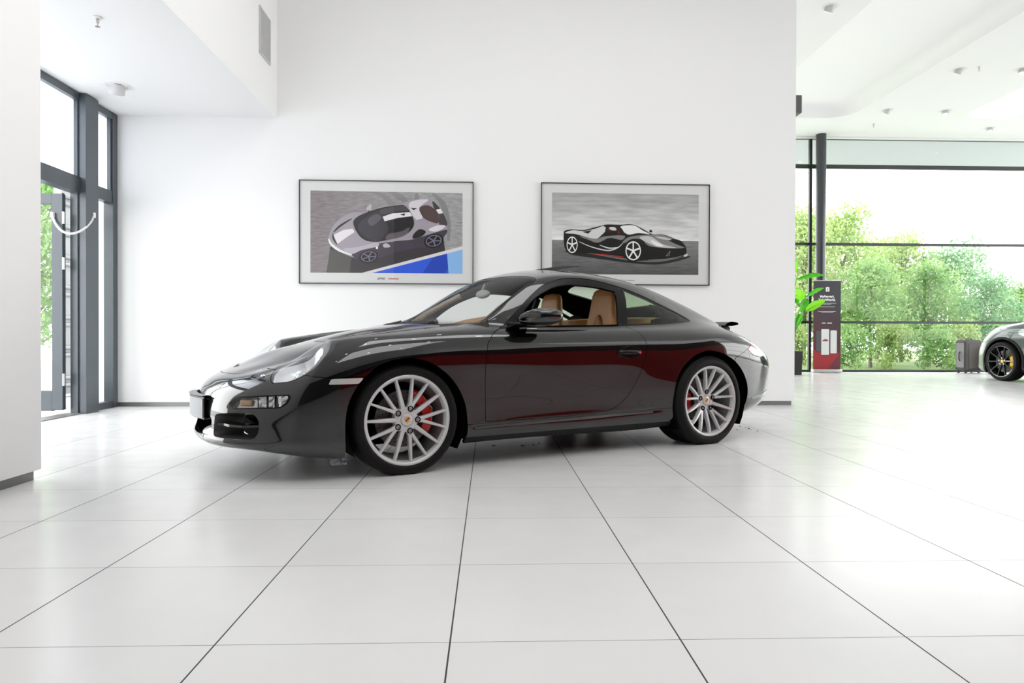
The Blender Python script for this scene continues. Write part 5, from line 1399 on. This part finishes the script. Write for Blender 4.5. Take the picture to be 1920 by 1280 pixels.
def black_wheel(x, sd, first=[None]):
    b = MB()
    b.lathe([(.285, .02), (.292, .002), (.286, -.006), (.272, -.004), (.266, .01), (.262, .03), (.25, .20)], axis='y', seg=72)
    for k in range(10):
        a = 2*PI*k/10+.03; ca, sa = math.cos(a), math.sin(a); rows = []
        for r in np.linspace(.03, .272, 8):
            w = .016-.03*(r-.03)*.25; y = .035*(1-(r/.272))**1.2
            rows.append([(r*ca-sa*w*e, y+dy, r*sa+ca*w*e) for e, dy in ((1, .03), (.8, .003), (0, -.004), (-.8, .003), (-1, .03))])
        b.grid(rows, closed_v=True)
    b.lathe([(0, .034), (.05, .034), (.06, .045), (.06, .08)], axis='y', seg=30)
    w = b.build('wheel', BLACKRIM, car2, smooth=35); w.location = (x, -.935*sd, .36); w.rotation_euler = (0, 0, 0 if sd > 0 else PI)
    b = MB(); b.lathe([(.280, .02), (.29, -.004), (.31, -.010), (.335, -.006), (.352, .012), (.358, .04), (.358, .22), (.34, .25), (.28, .24)], axis='y', seg=72); b.build('tyre', TYRE, w, smooth=35)
    b = MB(); b.lathe([(.034, .034), (.03, .026), (0, .024)], axis='y', seg=24); b.build('centre_cap', YELLOW, w, smooth=40)
    for k in range(5):
        a = 2*PI*k/5+.35; b = MB(); b.lathe([(.013, .04), (.013, .022), (.008, .016), (0, .016)], (.062*math.cos(a), 0, .062*math.sin(a)), 'y', 10); b.build('wheel_nut', CHROME, w, smooth=40)
    b = MB(); b.lathe([(.09, .09), (.205, .09), (.207, .115), (.09, .115)], axis='y', seg=48); b.build('brake_disc', mat('disc_dark', (.10, .10, .10), .4, .6), w, smooth=40)
    b = MB(); rows = []; s0 = -.62 if x < 1 else PI-.5
    for i in range(17):
        t = i/16; a = s0+1.24*t; e = .008*abs(math.sin(2*PI*t))
        rows.append([(r*math.cos(a), y, r*math.sin(a)) for r, y in ((.145, .09), (.15, .06-e), (.18, .05-e), (.215, .06-e), (.222, .09), (.222, .13), (.145, .13))])
    V_ = b.grid(rows, closed_v=True)
    for r_ in (V_[0], V_[-1]): b.bm.faces.new(r_)
    b.build('brake_caliper', YELLOW, w, smooth=40)
    return w
for x in (0, WB2):
    for sd in (1, -1): black_wheel(x, sd)

# ---------------------------------------------------------------- outdoors
GR_ = noise_rough(mat('lawn_green', (.16, .24, .08), .9), 3, .8, 1., .5, 40)
b = MB(); b.box((20, 36, -.30), (70, 33, .2)); tag(b.build('lawn', GR_), kind='structure')
b = MB(); b.box((10.5, 17.6, -.26), (32, 4.2, .2)); tag(b.build('bounce_terrace', mat('bounce_terrace_pale', (.62, .62, .60), .7)), kind='structure')  # pale ground added to bounce neutral light up to the eave
b = MB(); b.box((-9.3, 8, -.12), (10., 32, .2)); tag(b.build('pavement', noise_rough(mat('paving_grey', (.40, .41, .42), .7), 2, .6, .8)), kind='structure')
b = MB(); b.box((21.3, 3, -.12), (10.4, 30, .2)); tag(b.build('pavement', mat('paving_grey')), kind='structure')
BARK = noise_rough(mat('bark', (.16, .13, .10), .9), 12, .8, 1., .5, 40)
def foliage(name, c0, c1):
    m = mat(name, c0, .6); n, l, b_ = nodes(m)
    g = n.new('ShaderNodeTexCoord'); t = n.new('ShaderNodeTexNoise'); t.inputs['Scale'].default_value = 1.6; t.inputs['Detail'].default_value = 5; l.new(g.outputs['Object'], t.inputs['Vector'])
    mx = n.new('ShaderNodeMix'); mx.data_type = 'RGBA'; r = n.new('ShaderNodeMapRange'); r.inputs[1].default_value = .35; r.inputs[2].default_value = .65
    l.new(t.outputs['Fac'], r.inputs[0]); l.new(r.outputs[0], mx.inputs[0]); mx.inputs[6].default_value = (*c0, 1); mx.inputs[7].default_value = (*c1, 1)
    l.new(mx.outputs[2], b_.inputs['Base Color'])
    tr = n.new('ShaderNodeBsdfTranslucent'); l.new(mx.outputs[2], tr.inputs[0]); ms = n.new('ShaderNodeMixShader'); ms.inputs[0].default_value = .45
    l.new(b_.outputs[0], ms.inputs[1]); l.new(tr.outputs[0], ms.inputs[2]); l.new(ms.outputs[0], n['Material Output'].inputs['Surface']); return m
FOL = [foliage('foliage_light', (.24, .37, .11), (.46, .56, .24)), foliage('foliage_mid', (.14, .30, .09), (.34, .50, .19)), foliage('foliage_cool', (.12, .28, .13), (.30, .48, .25))]
def leaf_cloud(b, rng, blobs, n, size):
    V, F = [], []
    tot = sum(r**2 for _, r in blobs)
    for c, r in blobs:
        for _ in range(int(n*r*r/tot)):
            d = rng.normal(size=3); d /= np.linalg.norm(d); p = np.array(c)+d*r*(rng.random()**.45)*[1, 1, .8]
            u = rng.normal(size=3); u /= np.linalg.norm(u); v = np.cross(u, rng.normal(size=3)); v /= np.linalg.norm(v)
            s_ = size*(.6+.8*rng.random()); i = len(V)
            V += [p-u*s_, p-v*s_*.42, p+u*s_, p+v*s_*.42]; F.append((i, i+1, i+2, i+3))
    return V, F
def tree_proto(name, seed, h, spread, n, m, size=.085, low=.25, label='', cat='tree', group=None, trunk=True):
    rng = np.random.default_rng(seed)
    root = empty(name, (0, 0, 0), 0, label, cat, group)
    blobs = []; b = MB()
    if trunk: b.tube([(0, 0, -.2), (.05, .03, h*.3), (-.04, 0, h*.6), (.05, .02, h*.92)], [.085, .065, .045, .012], 8)
    for i in range(15 if trunk else 9):
        z = h*(low+(1-low)*(i+.5)/(15 if trunk else 9)); a = i*2.4+seed; rr = spread*(1-.65*((z/h-low)/(1-low))**1.6)*(.45+.55*rng.random())
        e = Vector((rr*math.cos(a), rr*math.sin(a), z)); s0 = Vector((0, 0, z*.62))
        b.tube([s0, s0.lerp(e, .55)+Vector((0, 0, .1)), e], [.03, .018, .006], 5)
        blobs.append(((e.x*.85, e.y*.85, e.z), spread*(.26+.2*rng.random())))
        blobs.append(((e.x*.45, e.y*.45, e.z+.1), spread*(.22+.15*rng.random())))
    b.build('trunk', BARK, root, smooth=60)
    V, F = leaf_cloud(b, rng, blobs, n, size)
    me = bpy.data.meshes.new('crown'); me.from_pydata([tuple(v) for v in V], [], F); link('crown', me, m, root)
    return root
TG = 'trees beyond the glazed wall'
protos = [tree_proto('broadleaf_tree', 1, 5.6, 2.3, 7500, FOL[0], group=TG), tree_proto('broadleaf_tree', 4, 4.8, 2.3, 7500, FOL[1], group=TG), tree_proto('broadleaf_tree', 9, 4.3, 2.2, 6500, FOL[2], .085, .18, group=TG)]
used = set()
TREES = [(0, 11.2, 24.0, 0., .95, 'tall pale green tree seen between the white wall corner and the round column'),
         (0, 13.3, 25.5, 2., 1.0, 'tallest light green tree rising beside the round column above the banner'),
         (1, 12.5, 22.0, 1., .70, 'bushy mid-green tree just right of the roll-up banner'),
         (0, 16.6, 27.0, 3.6, .88, 'pale green tree at the back in the middle of the glazed view'),
         (1, 15.0, 22.9, 4.4, .70, 'dense mid-green tree in front, a little left of the suitcase'),
         (2, 18.1, 26.0, .7, 1.0, 'cool green airy tree rising behind the upright suitcase'),
         (2, 17.3, 23.0, 2.9, .70, 'low cool green tree just above the nose of the grey-green car'),
         (1, 21.4, 27.0, 5.2, .62, 'thin sparse tree at the far right edge of the glazing'),
         (0, 17.6, 30.5, 5.0, .95, 'distant pale tree filling the gap right of the tallest tree')]
for kind, x, y, rz, sc_, lab in TREES:
    o = protos[kind] if kind not in used else copy_tree(protos[kind])
    used.add(kind); o.location = (x, y, -.2); o.rotation_euler = (0, 0, rz); o.scale = (sc_, sc_, sc_); o['label'] = lab
SG = 'shrubs along the foot of the glazing'
sh0 = tree_proto('shrub', 12, 1.5, 1.25, 2600, FOL[0], .07, .1, cat='shrub', group=SG, trunk=False)
sh1 = tree_proto('shrub', 15, 1.4, 1.25, 2600, FOL[1], .07, .1, cat='shrub', group=SG, trunk=False)
SHR = [(0, 9.3, 20.4, 'pale shrub outside between the plant pot and the banner'), (1, 10.9, 20.2, 'mid-green shrub outside just right of the banner'), (0, 12.3, 20.6, 'pale leafy shrub outside, second to the right of the banner'),
       (1, 13.5, 20.2, 'mid-green shrub outside a little left of the suitcase'), (0, 14.7, 20.7, 'pale shrub outside directly behind the upright suitcase'), (1, 15.9, 20.3, 'mid-green shrub outside behind the nose of the grey-green car')]
us = set()
for kind, x, y, lab in SHR:
    o = (sh0, sh1)[kind] if kind not in us else copy_tree((sh0, sh1)[kind]); us.add(kind); o.location = (x, y, -.2); o.rotation_euler = (0, 0, x*1.7); o.scale = (.62, .62, .85); o['label'] = lab
o = copy_tree(protos[1]); o.location = (-8.3, 12.8, -.2); o.scale = (.7, .7, .8); o['label'] = 'green tree seen through the open door leaf at left'; o['group'] = 'trees beyond the side entrance'

# ---------------------------------------------------------------- light, camera, exposure
w = bpy.data.worlds.new('overcast_sky'); SC.world = w; w.use_nodes = True
nt = w.node_tree; bg = nt.nodes['Background']
tc = nt.nodes.new('ShaderNodeTexCoord'); sp = nt.nodes.new('ShaderNodeSeparateXYZ'); rp = nt.nodes.new('ShaderNodeValToRGB')
nt.links.new(tc.outputs['Generated'], sp.inputs[0]); nt.links.new(sp.outputs[2], rp.inputs[0])
rp.color_ramp.elements[0].position = 0.; rp.color_ramp.elements[0].color = (.99, .985, .98, 1); rp.color_ramp.elements[1].position = .8; rp.color_ramp.elements[1].color = (.95, .965, .98, 1)
nt.links.new(rp.outputs[0], bg.inputs[0]); bg.inputs[1].default_value = 14.
def area(name, loc, size, energy, rot=(0, 0, 0), color=(1, 1, 1)):
    L = bpy.data.lights.new(name, 'AREA'); L.shape = 'RECTANGLE'; L.size, L.size_y = size; L.energy = energy; L.color = color
    o = bpy.data.objects.new(name, L); COL.objects.link(o); o.location = loc; o.rotation_euler = rot
    return o
# unseen fill lights added under the ceiling to brighten main and far hall
area('ceiling_fill_light', (1.2, 1.6, HC-.02), (4.2, 2.6), 265)
area('ceiling_fill_light', (.8, 4.9, HC-.02), (4.2, 1.2), 130)
area('ceiling_fill_light', (10.5, 3.0, HC-.02), (5., 5.), 170)
# upward fill lights added in the raised trays to brighten them
area('tray_fill_light', (6.33, 10.2, HC+.02), (1.9, 7.2), 9, (PI, 0, 0))
area('tray_fill_light', (10.86, 10.2, HC+.02), (1.9, 7.2), 30, (PI, 0, 0))
# daylight at the glazing
area('window_daylight', (XG-.10, 5.4, 1.6), (3.1, 2.6), 40, (0, -PI/2, 0), (.97, .98, 1.))
def portal(name, loc, size, rot):
    o = area(name, loc, size, 1, rot); o.data.cycles.is_portal = True
portal('window_portal', ((XR+16)/2, YW+.1, HC/2), (16-XR, HC), (-PI/2, 0, 0))
portal('window_portal', (16.1, 4.0, HC/2), (HC, 22.6), (0, PI/2, 0))
cam = bpy.data.cameras.new('camera'); co = bpy.data.objects.new('camera', cam); COL.objects.link(co); SC.camera = co
F_, YAW, ROLL, CH, PITCH = 1280.0, .03299122, .00269911, .78960853, .00726319
cam.sensor_width = 36; cam.lens = 36*F_/1920
co.location = (0, 0, CH)
co.rotation_euler = (Matrix.Rotation(-YAW, 3, 'Z') @ Matrix.Rotation(PI/2-PITCH, 3, 'X') @ Matrix.Rotation(ROLL, 3, 'Z')).to_euler()
cam.clip_start = .05; cam.clip_end = 300
vs = SC.view_settings
vs.view_transform = 'Standard'; vs.look = 'None'; vs.gamma = 1.; vs.exposure = -1.33; vs.use_curve_mapping = False
SC.cycles.max_bounces = 10; SC.cycles.diffuse_bounces = 5; SC.cycles.glossy_bounces = 5; SC.cycles.transparent_max_bounces = 16; SC.cycles.transmission_bounces = 6
SC.cycles.sample_clamp_indirect = 8.
SC.cycles.use_denoising = True
